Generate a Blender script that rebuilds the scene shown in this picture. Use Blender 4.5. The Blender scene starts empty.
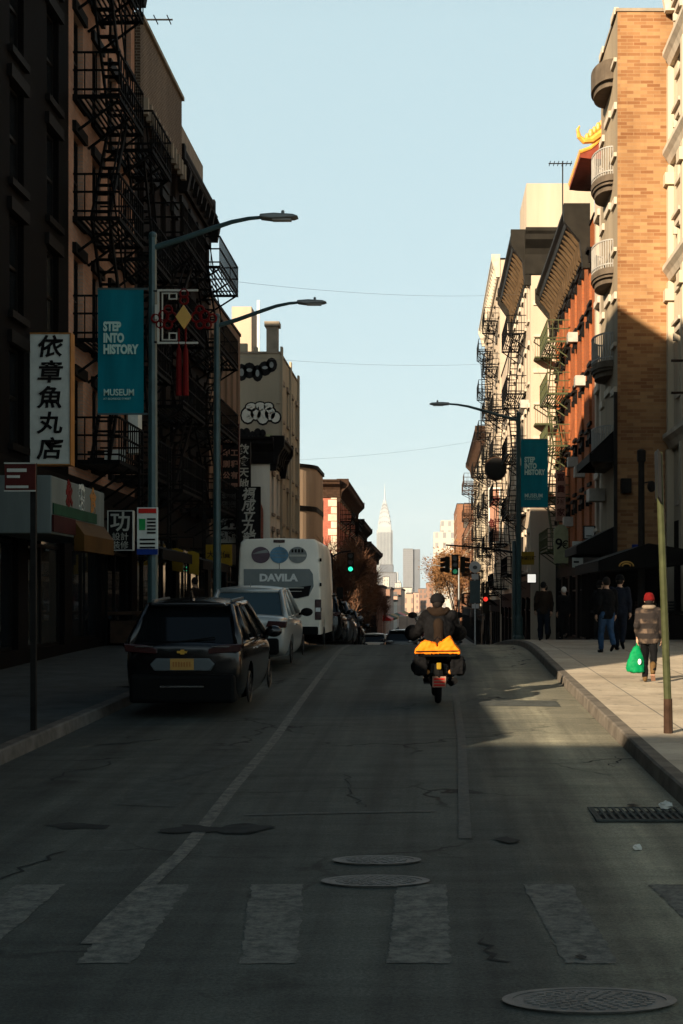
import bpy, bmesh, math, random
from mathutils import Vector, Matrix
R = math.radians
rnd = random.Random(7)
SC = bpy.context.scene
COL = SC.collection
PI = math.pi
LOC = {}

# ------------------------------------------------------------------ terrain profile
_nodes = [(-1000, 0), (-1, 0), (0, .0253), (33, .0253), (46, -.027), (56, -.058), (70, -.052), (100, -.025), (150, -.012), (250, -.004), (420, 0), (9000, 0)]
def _slope(d):
    for (a, s), (b, t) in zip(_nodes, _nodes[1:]):
        if a <= d <= b:
            return s + (t - s) * (d - a) / (b - a)
    return 0
_tab = [0.0]
for _i in range(1, 1000):
    _tab.append(_tab[-1] + _slope(_i * .5 - .25) * .5)
def g(d):
    """height of the street d metres up from the camera: uphill to a crest, then down"""
    if d <= 0: return 0.0
    k = d * 2
    i = int(k)
    if i >= 998: return _tab[998]
    return _tab[i] + (_tab[i + 1] - _tab[i]) * (k - i)
def lerp_table(t, d):
    if d <= t[0][0]: return t[0][1]
    for (a, s), (b, e) in zip(t, t[1:]):
        if d <= b: return s + (e - s) * (d - a) / (b - a)
    return t[-1][1]
def kerb_left(d): return -4.5
def kerb_right(d): return lerp_table([(15, 2.2), (20, 2.25), (27, 2.32), (40, 2.5), (50, 2.45), (65, 1.95), (80, 1.9)], d)

# ------------------------------------------------------------------ mesh builder
class MB:
    def __init__(self): self.v = []; self.f = []
    def add(self, vs, fs):
        o = len(self.v); self.v += [tuple(p) for p in vs]
        self.f += [tuple(i + o for i in f) for f in fs]
    def quad(self, a, b, c, d): self.add([a, b, c, d], [(0, 1, 2, 3)])
    def poly(self, pts): self.add(pts, [tuple(range(len(pts)))])
    def box(self, x0, x1, y0, y1, z0, z1):
        self.add([(x0, y0, z0), (x1, y0, z0), (x1, y1, z0), (x0, y1, z0), (x0, y0, z1), (x1, y0, z1), (x1, y1, z1), (x0, y1, z1)],
                 [(3, 2, 1, 0), (4, 5, 6, 7), (0, 1, 5, 4), (1, 2, 6, 5), (2, 3, 7, 6), (3, 0, 4, 7)])
    def bar(self, p, q, w, h=None, up=(0, 0, 1)):
        h = h or w
        p = Vector(p); q = Vector(q); d = (q - p)
        if d.length < 1e-6: return
        d.normalize(); u = Vector(up)
        if abs(d.dot(u)) > .98: u = Vector((0, 1, 0))
        s = d.cross(u).normalized(); u = s.cross(d)
        vs = []
        for e in (p, q):
            for a, b in ((-1, -1), (1, -1), (1, 1), (-1, 1)):
                vs.append(e + s * (a * w / 2) + u * (b * h / 2))
        self.add(vs, [(3, 2, 1, 0), (4, 5, 6, 7), (0, 1, 5, 4), (1, 2, 6, 5), (2, 3, 7, 6), (3, 0, 4, 7)])
    def tube(self, pts, rad, n=8, cap=True, sx=1.0):
        pts = [Vector(p) for p in pts]
        if not isinstance(rad, (list, tuple)): rad = [rad] * len(pts)
        o = len(self.v); m = len(pts); prev = None
        for i, p in enumerate(pts):
            d = (pts[min(i + 1, m - 1)] - pts[max(i - 1, 0)])
            d = d.normalized() if d.length > 1e-9 else Vector((0, 0, 1))
            if prev is None:
                a = Vector((1, 0, 0)) if abs(d.x) < .8 else Vector((0, 1, 0))
            else: a = prev
            s = (a - d * a.dot(d)).normalized(); prev = s
            u = d.cross(s)
            for k in range(n):
                t = 2 * PI * k / n
                self.v.append(tuple(p + s * (math.cos(t) * rad[i] * sx) + u * (math.sin(t) * rad[i])))
        for i in range(m - 1):
            for k in range(n):
                a = o + i * n + k; b = o + i * n + (k + 1) % n
                self.f.append((a, b, b + n, a + n))
        if cap:
            self.f.append(tuple(o + k for k in range(n))[::-1])
            self.f.append(tuple(o + (m - 1) * n + k for k in range(n)))
    def cyl(self, c, r, z0, z1, n=24, r2=None):
        self.tube([(c[0], c[1], z0), (c[0], c[1], z1)], [r, r if r2 is None else r2], n)
    def lathe(self, c, prof, n=24):
        self.tube([(c[0], c[1], c[2] + z) for r, z in prof], [max(r, 1e-4) for r, z in prof], n)
    def prism(self, outline, axis, a, b):
        """2-D outline extruded along axis from a to b"""
        n = len(outline)
        def P(p, t):
            if axis == 'y': return (p[0], t, p[1])
            if axis == 'x': return (t, p[0], p[1])
            return (p[0], p[1], t)
        vs = [P(p, a) for p in outline] + [P(p, b) for p in outline]
        fs = [tuple(range(n))[::-1], tuple(range(n, 2 * n))] + [(i, (i + 1) % n, n + (i + 1) % n, n + i) for i in range(n)]
        self.add(vs, fs)
    def ball(self, c, r, n=12, m=8):
        rx, ry, rz = r if isinstance(r, (tuple, list)) else (r, r, r)
        o = len(self.v)
        for i in range(m + 1):
            t = PI * i / m
            for k in range(n):
                p = 2 * PI * k / n
                s = max(math.sin(t), 1e-3)
                self.v.append((c[0] + rx * s * math.cos(p), c[1] + ry * s * math.sin(p), c[2] + rz * math.cos(t)))
        for i in range(m):
            for k in range(n):
                a = o + i * n + k; b = o + i * n + (k + 1) % n
                self.f.append((a, a + n, b + n, b))
        self.f.append(tuple(o + k for k in range(n))); self.f.append(tuple(o + m * n + k for k in range(n))[::-1])
    def capsule(self, p, q, ra, rb, n=10):
        p = Vector(p); q = Vector(q); d = (q - p); L = d.length
        d = d / L if L > 1e-6 else Vector((0, 0, 1))
        pts = []; rs = []
        for t in (90, 60, 30, 0):
            pts.append(p - d * (ra * math.sin(R(t)))); rs.append(max(ra * math.cos(R(t)), 1e-3))
        for t in (0, 30, 60, 90):
            pts.append(q + d * (rb * math.sin(R(t)))); rs.append(max(rb * math.cos(R(t)), 1e-3))
        self.tube(pts, rs, n)
    def mesh(self, name, off=(0, 0, 0), smooth=False, recalc=True):
        me = bpy.data.meshes.new(name)
        ox, oy, oz = off
        me.from_pydata([(x - ox, y - oy, z - oz) for x, y, z in self.v], [], self.f)
        if recalc:
            bm = bmesh.new(); bm.from_mesh(me)
            bmesh.ops.recalc_face_normals(bm, faces=bm.faces); bm.to_mesh(me); bm.free()
        if smooth:
            me.polygons.foreach_set('use_smooth', [True] * len(me.polygons))
        me.update()
        return me
    def build(self, name, mat, parent=None, smooth=False, bevel=0, local=False, at=None, angle=None, recalc=True):
        """link the collected shapes as ONE mesh object. World coordinates unless local."""
        off = (0, 0, 0)
        if parent is not None and not local: off = LOC[parent.name]
        elif at is not None: off = at
        me = self.mesh(name, off, smooth, recalc)
        me.materials.append(M[mat] if isinstance(mat, str) else mat)
        o = bpy.data.objects.new(name, me); COL.objects.link(o)
        if parent is not None:
            o.parent = parent; LOC[o.name] = LOC[parent.name]
        else:
            if at is not None: o.location = at
            LOC[o.name] = tuple(off)
        if bevel:
            b = o.modifiers.new('b', 'BEVEL'); b.width = bevel; b.segments = 2; b.limit_method = 'ANGLE'; b.angle_limit = R(40)
        if angle:
            try: me.set_sharp_from_angle(angle=R(angle))
            except Exception: pass
        return o

def tag(o, label, cat, group=None):
    o['label'] = label; o['category'] = cat
    if group: o['group'] = group
    return o
def struct(o, kind='structure'):
    o['kind'] = kind; return o
def thing(name, label, cat, loc, rz=0, group=None):
    o = bpy.data.objects.new(name, None); COL.objects.link(o)
    o.location = loc; o.rotation_euler = (0, 0, rz); o.empty_display_size = .2
    LOC[o.name] = tuple(loc)
    return tag(o, label, cat, group)
def inst(me_name, mesh, parent, off):
    """a part sharing mesh data, placed at world position off"""
    o = bpy.data.objects.new(me_name, mesh); COL.objects.link(o)
    o.parent = parent; L = LOC[parent.name]
    o.location = (off[0] - L[0], off[1] - L[1], off[2] - L[2]); LOC[o.name] = tuple(off)
    return o
def copy_tree(o, parent=None):
    c = o.copy(); COL.objects.link(c)
    if parent is not None: c.parent = parent
    LOC[c.name] = LOC.get(o.name, (0, 0, 0))
    for ch in list(o.children): copy_tree(ch, c)
    return c

# ------------------------------------------------------------------ materials
M = {}
def nt(name):
    m = bpy.data.materials.new(name); m.use_nodes = True
    n = m.node_tree.nodes; l = m.node_tree.links
    M[name] = m
    return m, n, l, n['Principled BSDF']
def rgba(c): return (c[0], c[1], c[2], 1)
def mixrgb(n, l, fac, a, b, mode='MIX'):
    x = n.new('ShaderNodeMix'); x.data_type = 'RGBA'; x.blend_type = mode
    for sock, v in ((x.inputs[0], fac), (x.inputs[6], a), (x.inputs[7], b)):
        if hasattr(v, 'is_linked'): l.new(v, sock)
        elif isinstance(v, (tuple, list)): sock.default_value = rgba(v)
        else: sock.default_value = v
    return x.outputs[2]
def ramp(n, l, src, p0, p1, c0=(0, 0, 0), c1=(1, 1, 1)):
    r = n.new('ShaderNodeValToRGB'); l.new(src, r.inputs[0])
    e = r.color_ramp.elements; e[0].position = p0; e[1].position = p1
    e[0].color = rgba(c0); e[1].color = rgba(c1)
    return r.outputs[0]
def noise(n, l, co, scale, detail=5, rough=.6):
    t = n.new('ShaderNodeTexNoise'); t.inputs['Scale'].default_value = scale
    t.inputs['Detail'].default_value = detail; t.inputs['Roughness'].default_value = rough
    l.new(co, t.inputs['Vector']); return t.outputs['Fac']
def scaled(n, l, co, s):
    m = n.new('ShaderNodeMapping'); m.inputs['Scale'].default_value = s; l.new(co, m.inputs['Vector']); return m.outputs[0]
def bump(n, l, b, h, strength=.3, dist=.02):
    x = n.new('ShaderNodeBump'); x.inputs['Strength'].default_value = strength; x.inputs['Distance'].default_value = dist
    l.new(h, x.inputs['Height']); l.new(x.outputs[0], b.inputs['Normal'])
def plain(name, c, rough=.6, metal=0, var=.25, scale=2.0, spec=None, coat=0, streak=False, b_str=0, emit=None):
    m, n, l, b = nt(name)
    co = n.new('ShaderNodeTexCoord').outputs['Object']
    if streak: co = scaled(n, l, co, (1, 1, .12))
    f = noise(n, l, co, scale)
    dark = tuple(x * (1 - var) for x in c); lite = tuple(min(1, x * (1 + var)) for x in c)
    l.new(ramp(n, l, f, .3, .7, dark, lite), b.inputs['Base Color'])
    b.inputs['Roughness'].default_value = rough; b.inputs['Metallic'].default_value = metal
    if spec is None and rough >= .5 and not metal: spec = .04
    if spec is not None: b.inputs['Specular IOR Level'].default_value = spec
    if coat: b.inputs['Coat Weight'].default_value = coat; b.inputs['Coat Roughness'].default_value = .04
    if b_str: bump(n, l, b, noise(n, l, co, scale * 12), b_str, .01)
    if emit:
        b.inputs['Emission Color'].default_value = rgba(emit[0]); b.inputs['Emission Strength'].default_value = emit[1]
    return m
def wall_uv(n, l):
    tc = n.new('ShaderNodeTexCoord'); s = n.new('ShaderNodeSeparateXYZ'); l.new(tc.outputs['Object'], s.inputs[0])
    ge = n.new('ShaderNodeNewGeometry'); sn = n.new('ShaderNodeSeparateXYZ'); l.new(ge.outputs['True Normal'], sn.inputs[0])
    ab = n.new('ShaderNodeMath'); ab.operation = 'ABSOLUTE'; l.new(sn.outputs[1], ab.inputs[0])
    gt = n.new('ShaderNodeMath'); gt.operation = 'GREATER_THAN'; gt.inputs[1].default_value = .5; l.new(ab.outputs[0], gt.inputs[0])
    mx = n.new('ShaderNodeMix'); l.new(gt.outputs[0], mx.inputs[0]); l.new(s.outputs[1], mx.inputs[2]); l.new(s.outputs[0], mx.inputs[3])
    cb = n.new('ShaderNodeCombineXYZ'); l.new(mx.outputs[0], cb.inputs[0]); l.new(s.outputs[2], cb.inputs[1])
    return cb.outputs[0], tc.outputs['Object']
def brick(name, c1, c2, mortar, bw=.24, bh=.08, ms=.012, stain=.5, rough=.85):
    m, n, l, b = nt(name)
    uv, co = wall_uv(n, l)
    t = n.new('ShaderNodeTexBrick'); l.new(uv, t.inputs['Vector'])
    t.inputs['Color1'].default_value = rgba(c1); t.inputs['Color2'].default_value = rgba(c2); t.inputs['Mortar'].default_value = rgba(mortar)
    t.inputs['Scale'].default_value = 1; t.inputs['Brick Width'].default_value = bw; t.inputs['Row Height'].default_value = bh
    t.inputs['Mortar Size'].default_value = ms; t.inputs['Bias'].default_value = 0
    st = ramp(n, l, noise(n, l, scaled(n, l, co, (1, 1, .25)), .8, 6), .35, .75, (1 - stain,) * 3, (1.1,) * 3)
    c = mixrgb(n, l, 1.0, t.outputs['Color'], st, 'MULTIPLY')
    l.new(c, b.inputs['Base Color']); b.inputs['Roughness'].default_value = rough; b.inputs['Specular IOR Level'].default_value = .04
    bump(n, l, b, t.outputs['Fac'], -.4, .01)
    return m
def paint_worn(name, c, base, amount=.35):
    m, n, l, b = nt(name)
    co = n.new('ShaderNodeTexCoord').outputs['Object']
    f = ramp(n, l, noise(n, l, co, 11, 12, .82), .42, .6, (0,) * 3, (amount,) * 3)
    f2 = noise(n, l, co, 60, 3)
    a = mixrgb(n, l, f2, tuple(x * .75 for x in base), tuple(x * 1.25 for x in base))
    l.new(mixrgb(n, l, f, a, c), b.inputs['Base Color']); b.inputs['Roughness'].default_value = .85; b.inputs['Specular IOR Level'].default_value = .15
def n_div(n, l, s, k):
    d = n.new('ShaderNodeMath'); d.operation = 'DIVIDE'; l.new(s, d.inputs[0]); d.inputs[1].default_value = k; return d.outputs[0]
def make_materials():
    # asphalt: aggregate, broad tone changes, cracks, patches
    m, n, l, b = nt('asphalt')
    co = n.new('ShaderNodeTexCoord').outputs['Object']
    big = noise(n, l, scaled(n, l, co, (1, .35, 1)), .55, 6)
    fine = noise(n, l, co, 55, 4, .8)
    c = mixrgb(n, l, ramp(n, l, big, .3, .72), (.034, .039, .036), (.058, .064, .058))
    c = mixrgb(n, l, ramp(n, l, fine, .32, .72), mixrgb(n, l, 1, c, (.62, .63, .65), 'MULTIPLY'), mixrgb(n, l, 1, c, (1.75, 1.7, 1.62), 'MULTIPLY'))
    mid = noise(n, l, scaled(n, l, co, (.5, 2.2, 1)), 1.6, 8, .72)
    c = mixrgb(n, l, ramp(n, l, mid, .3, .72), mixrgb(n, l, 1, c, (.68, .69, .7), 'MULTIPLY'), mixrgb(n, l, 1, c, (1.32, 1.3, 1.27), 'MULTIPLY'))
    trk = noise(n, l, scaled(n, l, co, (2.2, .05, 1)), 1.0, 4, .6)
    c = mixrgb(n, l, ramp(n, l, trk, .38, .62), mixrgb(n, l, 1, c, (.68, .68, .69), 'MULTIPLY'), mixrgb(n, l, 1, c, (1.22, 1.22, 1.2), 'MULTIPLY'))
    oil = noise(n, l, co, .9, 5, .6)
    c = mixrgb(n, l, ramp(n, l, oil, .62, .72), c, mixrgb(n, l, 1, c, (.5, .5, .5), 'MULTIPLY'))
    # sunlight put into the colour: asphalt paler and warmer towards the right kerb
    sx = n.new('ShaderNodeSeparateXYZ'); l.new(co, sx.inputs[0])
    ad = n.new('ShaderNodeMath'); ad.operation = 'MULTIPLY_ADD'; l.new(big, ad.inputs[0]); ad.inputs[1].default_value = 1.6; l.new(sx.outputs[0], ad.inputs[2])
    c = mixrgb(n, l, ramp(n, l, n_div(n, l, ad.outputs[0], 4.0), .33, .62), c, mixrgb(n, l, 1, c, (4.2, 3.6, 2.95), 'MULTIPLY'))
    vo = n.new('ShaderNodeTexVoronoi'); vo.feature = 'DISTANCE_TO_EDGE'; vo.inputs['Scale'].default_value = .42
    dn = n.new('ShaderNodeVectorMath'); dn.operation = 'ADD'
    nz = n.new('ShaderNodeTexNoise'); nz.inputs['Scale'].default_value = 1.3; nz.inputs['Detail'].default_value = 6; l.new(co, nz.inputs['Vector'])
    l.new(co, dn.inputs[0]); l.new(nz.outputs['Color'], dn.inputs[1]); l.new(dn.outputs[0], vo.inputs['Vector'])
    cr = ramp(n, l, vo.outputs['Distance'], .004, .014, (1,) * 3, (0,) * 3)
    crm = mixrgb(n, l, 1, cr, ramp(n, l, noise(n, l, co, .35, 3), .5, .62), 'MULTIPLY')
    c = mixrgb(n, l, crm, c, (.006, .007, .007))
    l.new(c, b.inputs['Base Color']); b.inputs['Roughness'].default_value = .85; b.inputs['Specular IOR Level'].default_value = .12
    bump(n, l, b, fine, .5, .006)
    # concrete sidewalk with expansion joints
    m, n, l, b = nt('sidewalk')
    uvt = n.new('ShaderNodeTexCoord').outputs['Object']
    t = n.new('ShaderNodeTexBrick'); l.new(uvt, t.inputs['Vector']); t.offset = 0
    t.inputs['Scale'].default_value = 1; t.inputs['Brick Width'].default_value = 1.5; t.inputs['Row Height'].default_value = 1.5; t.inputs['Mortar Size'].default_value = .012
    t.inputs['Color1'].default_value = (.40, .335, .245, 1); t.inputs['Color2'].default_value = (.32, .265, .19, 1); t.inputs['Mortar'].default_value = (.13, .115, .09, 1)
    f = ramp(n, l, noise(n, l, uvt, 1.4, 8, .68), .3, .7, (.72,) * 3, (1.12,) * 3)
    gv = n.new('ShaderNodeTexVoronoi'); gv.inputs['Scale'].default_value = 3.2; l.new(uvt, gv.inputs['Vector'])
    gum = ramp(n, l, gv.outputs['Distance'], .10, .13, (.5,) * 3, (1,) * 3)
    blot = ramp(n, l, noise(n, l, uvt, .55, 6, .7), .5, .66, (1,) * 3, (.66, .64, .6))
    sp = mixrgb(n, l, 1, mixrgb(n, l, 1, ramp(n, l, noise(n, l, uvt, 14, 3), .62, .7, (1,) * 3, (.62,) * 3), gum, 'MULTIPLY'), blot, 'MULTIPLY')
    l.new(mixrgb(n, l, 1, mixrgb(n, l, 1, t.outputs['Color'], f, 'MULTIPLY'), sp, 'MULTIPLY'), b.inputs['Base Color'])
    b.inputs['Roughness'].default_value = .85; bump(n, l, b, noise(n, l, uvt, 40), .35, .006)
    plain('paving_shaded', (.042, .046, .045), .85, 0, .3, 2, b_str=.3)  # left pavement: shade under the tall row is put into this colour
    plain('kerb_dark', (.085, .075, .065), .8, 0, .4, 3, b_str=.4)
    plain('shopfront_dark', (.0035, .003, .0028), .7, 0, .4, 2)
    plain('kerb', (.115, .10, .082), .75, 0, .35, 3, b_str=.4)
    plain('earth', (.16, .14, .12), .95, 0, .4, .02)
    paint_worn('road_paint', (.30, .285, .24), (.047, .052, .048), .36)
    paint_worn('road_line', (.32, .29, .24), (.047, .052, .048), .4)
    paint_worn('road_faint', (.2, .19, .165), (.047, .052, .048), .25)
    plain('tar', (.026, .028, .027), .8, 0, .3, 6)
    plain('repair', (.062, .066, .06), .85, 0, .25, 8, b_str=.4)
    plain('cast_iron', (.11, .105, .095), .7, .1, .35, 9, b_str=.3)
    plain('pit', (.014, .014, .014), .9)
    # buildings
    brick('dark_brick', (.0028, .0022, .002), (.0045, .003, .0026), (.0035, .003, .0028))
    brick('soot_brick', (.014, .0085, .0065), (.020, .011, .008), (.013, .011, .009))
    brick('tan_brick', (.105, .07, .045), (.08, .052, .032), (.22, .18, .14), stain=.35)
    brick('salmon_brick', (.34, .17, .105), (.42, .22, .14), (.28, .20, .15), stain=.3)
    brick('buff_brick', (.33, .19, .088), (.19, .085, .036), (.28, .17, .09), .46, .12, .010, stain=.25)
    brick('orange_brick', (.34, .09, .03), (.25, .06, .02), (.25, .11, .05), stain=.3)
    brick('red_brick', (.34, .085, .05), (.26, .06, .04), (.28, .16, .12), .26, .09, stain=.3)
    brick('brown_brick', (.24, .105, .055), (.18, .08, .042), (.2, .12, .08), stain=.3)
    plain('cream_dull', (.24, .19, .13), .85, 0, .2, .8, streak=True)
    plain('cream', (.37, .30, .225), .8, 0, .16, .8, streak=True, b_str=.15)
    plain('ivory', (.42, .355, .26), .75, 0, .16, 1.0, streak=True, b_str=.15)
    plain('tan_stucco', (.33, .235, .16), .85, 0, .2, .7, streak=True, b_str=.2)
    plain('brown_stucco', (.22, .145, .095), .85, 0, .25, .7, streak=True, b_str=.2)
    plain('graffiti_wall', (.33, .28, .20), .85, 0, .25, .6, streak=True, b_str=.25)
    plain('white_plaster', (.50, .475, .40), .85, 0, .25, .9, streak=True, b_str=.2)
    plain('pale_block', (.60, .56, .50), .8, 0, .15, .3)
    plain('balcony_stone', (.085, .066, .048), .85, 0, .3, 2, b_str=.2)
    plain('stone_trim', (.22, .18, .135), .8, 0, .25, 2, b_str=.2)
    plain('pale_trim', (.42, .36, .28), .75, 0, .2, 2)
    plain('dark_trim', (.006, .005, .0045), .7, 0, .3, 2)
    plain('bracket_brown', (.06, .038, .02), .8, 0, .3, 3)
    plain('green_trim', (.016, .014, .011), .6, 0, .3, 2)
    plain('roof_felt', (.07, .068, .065), .9, 0, .3, 1)
    plain('red_soffit', (.16, .035, .02), .6, 0, .3, 3)
    plain('gold_tile', (.62, .27, .04), .4, 0, .3, 6, b_str=.3)
    plain('iron', (.003, .003, .003), .8, 0, .3, 5)
    plain('rust_iron', (.035, .02, .013), .8, 0, .4, 5)
    plain('green_iron', (.055, .06, .028), .6, 0, .3, 5)
    plain('white_iron', (.26, .245, .22), .5, 0, .15, 5)
    plain('frame_dark', (.006, .0055, .005), .5, 0, .2)
    plain('frame_pale', (.42, .39, .34), .55, 0, .2)
    m, n, l, b = nt('glass')
    oi = n.new('ShaderNodeObjectInfo')
    l.new(ramp(n, l, oi.outputs['Random'], .55, .62, (.008, .009, .010), (.03, .028, .024)), b.inputs['Base Color'])
    b.inputs['Roughness'].default_value = .04; b.inputs['Specular IOR Level'].default_value = .5
    m, n, l, b = nt('glass_blind')
    oi = n.new('ShaderNodeObjectInfo')
    l.new(ramp(n, l, oi.outputs['Random'], .3, .8, (.012, .012, .012), (.16, .14, .115)), b.inputs['Base Color'])
    b.inputs['Roughness'].default_value = .08
    plain('shutter', (.03, .03, .03), .6, 0, .2, 4)
    plain('ac_white', (.33, .31, .27), .5, 0, .15, 4)
    plain('far_white', (.28, .295, .295), .6, 0, .1, .05)
    plain('far_steel', (.28, .30, .31), .5, .1, .08, .05)
    plain('far_grey', (.10, .11, .125), .6, 0, .1, .05)
    # street furniture
    plain('lamp_paint', (.022, .052, .054), .45, .1, .25, 6)
    plain('lamp_grey', (.16, .17, .17), .45, .3, .15, 6)
    plain('lens', (.35, .35, .33), .2, 0, .05)
    plain('pole_green', (.036, .040, .018), .55, 0, .3, 8)
    plain('pole_dark', (.014, .013, .012), .6, 0, .3, 6)
    plain('cable_grey', (.20, .21, .21), .7, 0, .1)
    plain('light_green_dim', (.0, .12, .05), .3, 0, .05, emit=((.05, 1, .4), .04))
    plain('galv', (.35, .35, .34), .4, .7, .2, 8)
    plain('banner_teal', (.003, .13, .165), .75, 0, .22, 3, streak=True)
    plain('banner_text', (.36, .5, .43), .7, 0, .08)
    plain('sign_white', (.50, .51, .46), .6, 0, .12, 4)
    plain('sign_black', (.008, .008, .008), .5, 0, .2)
    plain('ink', (.010, .009, .009), .6, 0, .1)
    plain('sign_maroon', (.055, .012, .010), .5, 0, .25)
    plain('sign_red', (.45, .02, .015), .5, 0, .2)
    plain('sign_green', (.02, .22, .06), .5, 0, .2)
    plain('sign_blue', (.01, .03, .16), .5, 0, .2)
    plain('sign_yellow', (.22, .135, .012), .55, 0, .2)
    plain('sign_pink', (.26, .14, .10), .6, 0, .2, 3)
    plain('sign_sage', (.26, .265, .15), .6, 0, .2, 3)
    plain('sign_orange', (.30, .13, .035), .6, 0, .2)
    plain('letter_pale', (.38, .37, .32), .6, 0, .1)
    plain('letter_white', (.6, .6, .57), .6, 0, .05)
    plain('gold', (.42, .22, .014), .4, 0, .15)
    plain('lantern_red', (.10, .005, .005), .6, 0, .25)
    plain('awning_white', (.12, .135, .125), .7, 0, .2, 2, streak=True)
    plain('awning_dark', (.005, .005, .005), .7, 0, .3, 2)
    plain('awning_orange', (.055, .026, .006), .7, 0, .3, 2)
    plain('awning_green', (.012, .045, .025), .7, 0, .3, 2)
    plain('awning_maroon', (.03, .008, .008), .7, 0, .3, 2)
    plain('signal_body', (.020, .018, .012), .5, 0, .2)
    plain('signal_off', (.02, .012, .008), .3, 0, .1)
    plain('light_green', (.0, .3, .1), .3, 0, .05, emit=((.03, 1, .5), .5))
    plain('light_red', (.4, .01, .01), .3, 0, .05, emit=((1, .04, .02), .35))
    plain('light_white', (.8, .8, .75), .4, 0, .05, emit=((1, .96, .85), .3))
    # vehicles
    plain('paint_black', (.002, .002, .0024), .16, 0, .1, 1, spec=.5)
    plain('paint_silver', (.28, .29, .275), .3, .2, .05, 1, coat=.6)
    plain('paint_white', (.68, .62, .52), .4, 0, .12, 1.2, coat=.2)
    plain('paint_grey', (.10, .10, .105), .3, .2, .05, 1, coat=.6)
    plain('paint_red', (.25, .02, .02), .3, 0, .05, 1, coat=.6)
    plain('paint_blue', (.03, .05, .14), .3, 0, .05, 1, coat=.6)
    plain('car_glass', (.003, .004, .0045), .03, 0, .05, spec=.22)
    plain('glass_teal', (.010, .028, .033), .04, 0, .05, spec=.5)
    plain('rubber', (.006, .006, .006), .8, 0, .2, 8)
    plain('plastic_black', (.005, .005, .005), .6, 0, .15)
    plain('chrome', (.55, .56, .57), .15, 1, .05)
    plain('brushed', (.09, .105, .11), .4, .6, .08)
    plain('rim', (.02, .02, .02), .4, .5, .1)
    plain('tail_red', (.025, .002, .002), .25, 0, .1)
    plain('plate_orange', (.36, .19, .035), .45, 0, .1)
    plain('decal_grey', (.13, .145, .14), .35, 0, .12, 2)
    plain('decal_maroon', (.06, .03, .045), .4, 0, .35, 3)
    plain('decal_blue', (.06, .18, .28), .4, 0, .35, 3)
    plain('decal_slate', (.16, .17, .16), .4, 0, .35, 3)
    # people
    plain('skin', (.40, .24, .16), .55, 0, .08, 6)
    plain('hair', (.012, .010, .009), .7, 0, .2)
    plain('hair_white', (.55, .52, .47), .7, 0, .15)
    plain('cloth_black', (.005, .005, .0055), .85, 0, .25, 4)
    plain('cloth_brown', (.014, .009, .006), .85, 0, .3, 4)
    plain('cloth_navy', (.008, .010, .016), .85, 0, .25, 4)
    plain('cloth_grey', (.018, .018, .018), .85, 0, .25, 4)
    plain('denim', (.022, .048, .095), .85, 0, .3, 8)
    plain('red_wool', (.085, .005, .005), .9, 0, .2, 20, b_str=.4)
    plain('scarf', (.15, .12, .09), .9, 0, .2, 12)
    plain('boot', (.085, .05, .02), .6, 0, .3, 8)
    plain('sole', (.35, .2, .14), .7)
    plain('bag_green', (.002, .15, .05), .5, 0, .2, 6)
    plain('bag_orange', (.62, .155, .008), .55, 0, .12, 5)
    m, n, l, b = nt('plaid')
    co = n.new('ShaderNodeTexCoord').outputs['Object']
    c0 = (.016, .013, .012)
    s = n.new('ShaderNodeSeparateXYZ'); l.new(co, s.inputs[0])
    def stripes(out, f, ph, lo):
        a = n.new('ShaderNodeMath'); a.operation = 'MULTIPLY_ADD'; l.new(out, a.inputs[0]); a.inputs[1].default_value = f; a.inputs[2].default_value = ph
        q = n.new('ShaderNodeMath'); q.operation = 'SINE'; l.new(a.outputs[0], q.inputs[0])
        return ramp(n, l, q.outputs[0], lo, lo + .2)
    nz = n.new('ShaderNodeTexNoise'); nz.inputs['Scale'].default_value = 8; l.new(co, nz.inputs['Vector'])
    h = stripes(s.outputs[2], 38, .3, .0); v = stripes(s.outputs[0], 30, .8, .0)
    h = mixrgb(n, l, 1, h, ramp(n, l, nz.outputs['Fac'], .42, .6), 'MULTIPLY')
    c = mixrgb(n, l, h, c0, (.085, .06, .043)); c = mixrgb(n, l, mixrgb(n, l, 1, v, (.6,) * 3, 'MULTIPLY'), c, c0)
    l.new(c, b.inputs['Base Color']); b.inputs['Roughness'].default_value = .9; b.inputs['Specular IOR Level'].default_value = .1
    # trees, litter
    plain('bark', (.055, .038, .026), .9, 0, .3, 6, b_str=.4)
    plain('twigs', (.12, .06, .035), .9, 0, .4, .6)
    plain('dry_leaves', (.17, .085, .035), .9, 0, .4, .6)
    plain('paper', (.6, .57, .5), .8, 0, .1, 8)
    # city blocks far away: rows of windows in the wall
    for nm, wc, gc in (('far_block_pale', (.36, .33, .28), (.15, .15, .15)), ('far_block_brown', (.18, .095, .06), (.06, .05, .045)), ('far_block_grey', (.12, .125, .135), (.06, .065, .07)), ('far_block_pink', (.34, .20, .14), (.11, .08, .065))):
        m, n, l, b = nt(nm)
        uv, co = wall_uv(n, l)
        t = n.new('ShaderNodeTexBrick'); l.new(uv, t.inputs['Vector']); t.offset = 0
        t.inputs['Scale'].default_value = 1; t.inputs['Brick Width'].default_value = 2.6; t.inputs['Row Height'].default_value = 3.4; t.inputs['Mortar Size'].default_value = .8
        t.inputs['Color1'].default_value = rgba(gc); t.inputs['Color2'].default_value = rgba(tuple(x * 1.5 for x in gc)); t.inputs['Mortar'].default_value = rgba(wc)
        l.new(t.outputs['Color'], b.inputs['Base Color']); b.inputs['Roughness'].default_value = .6
make_materials()

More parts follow.
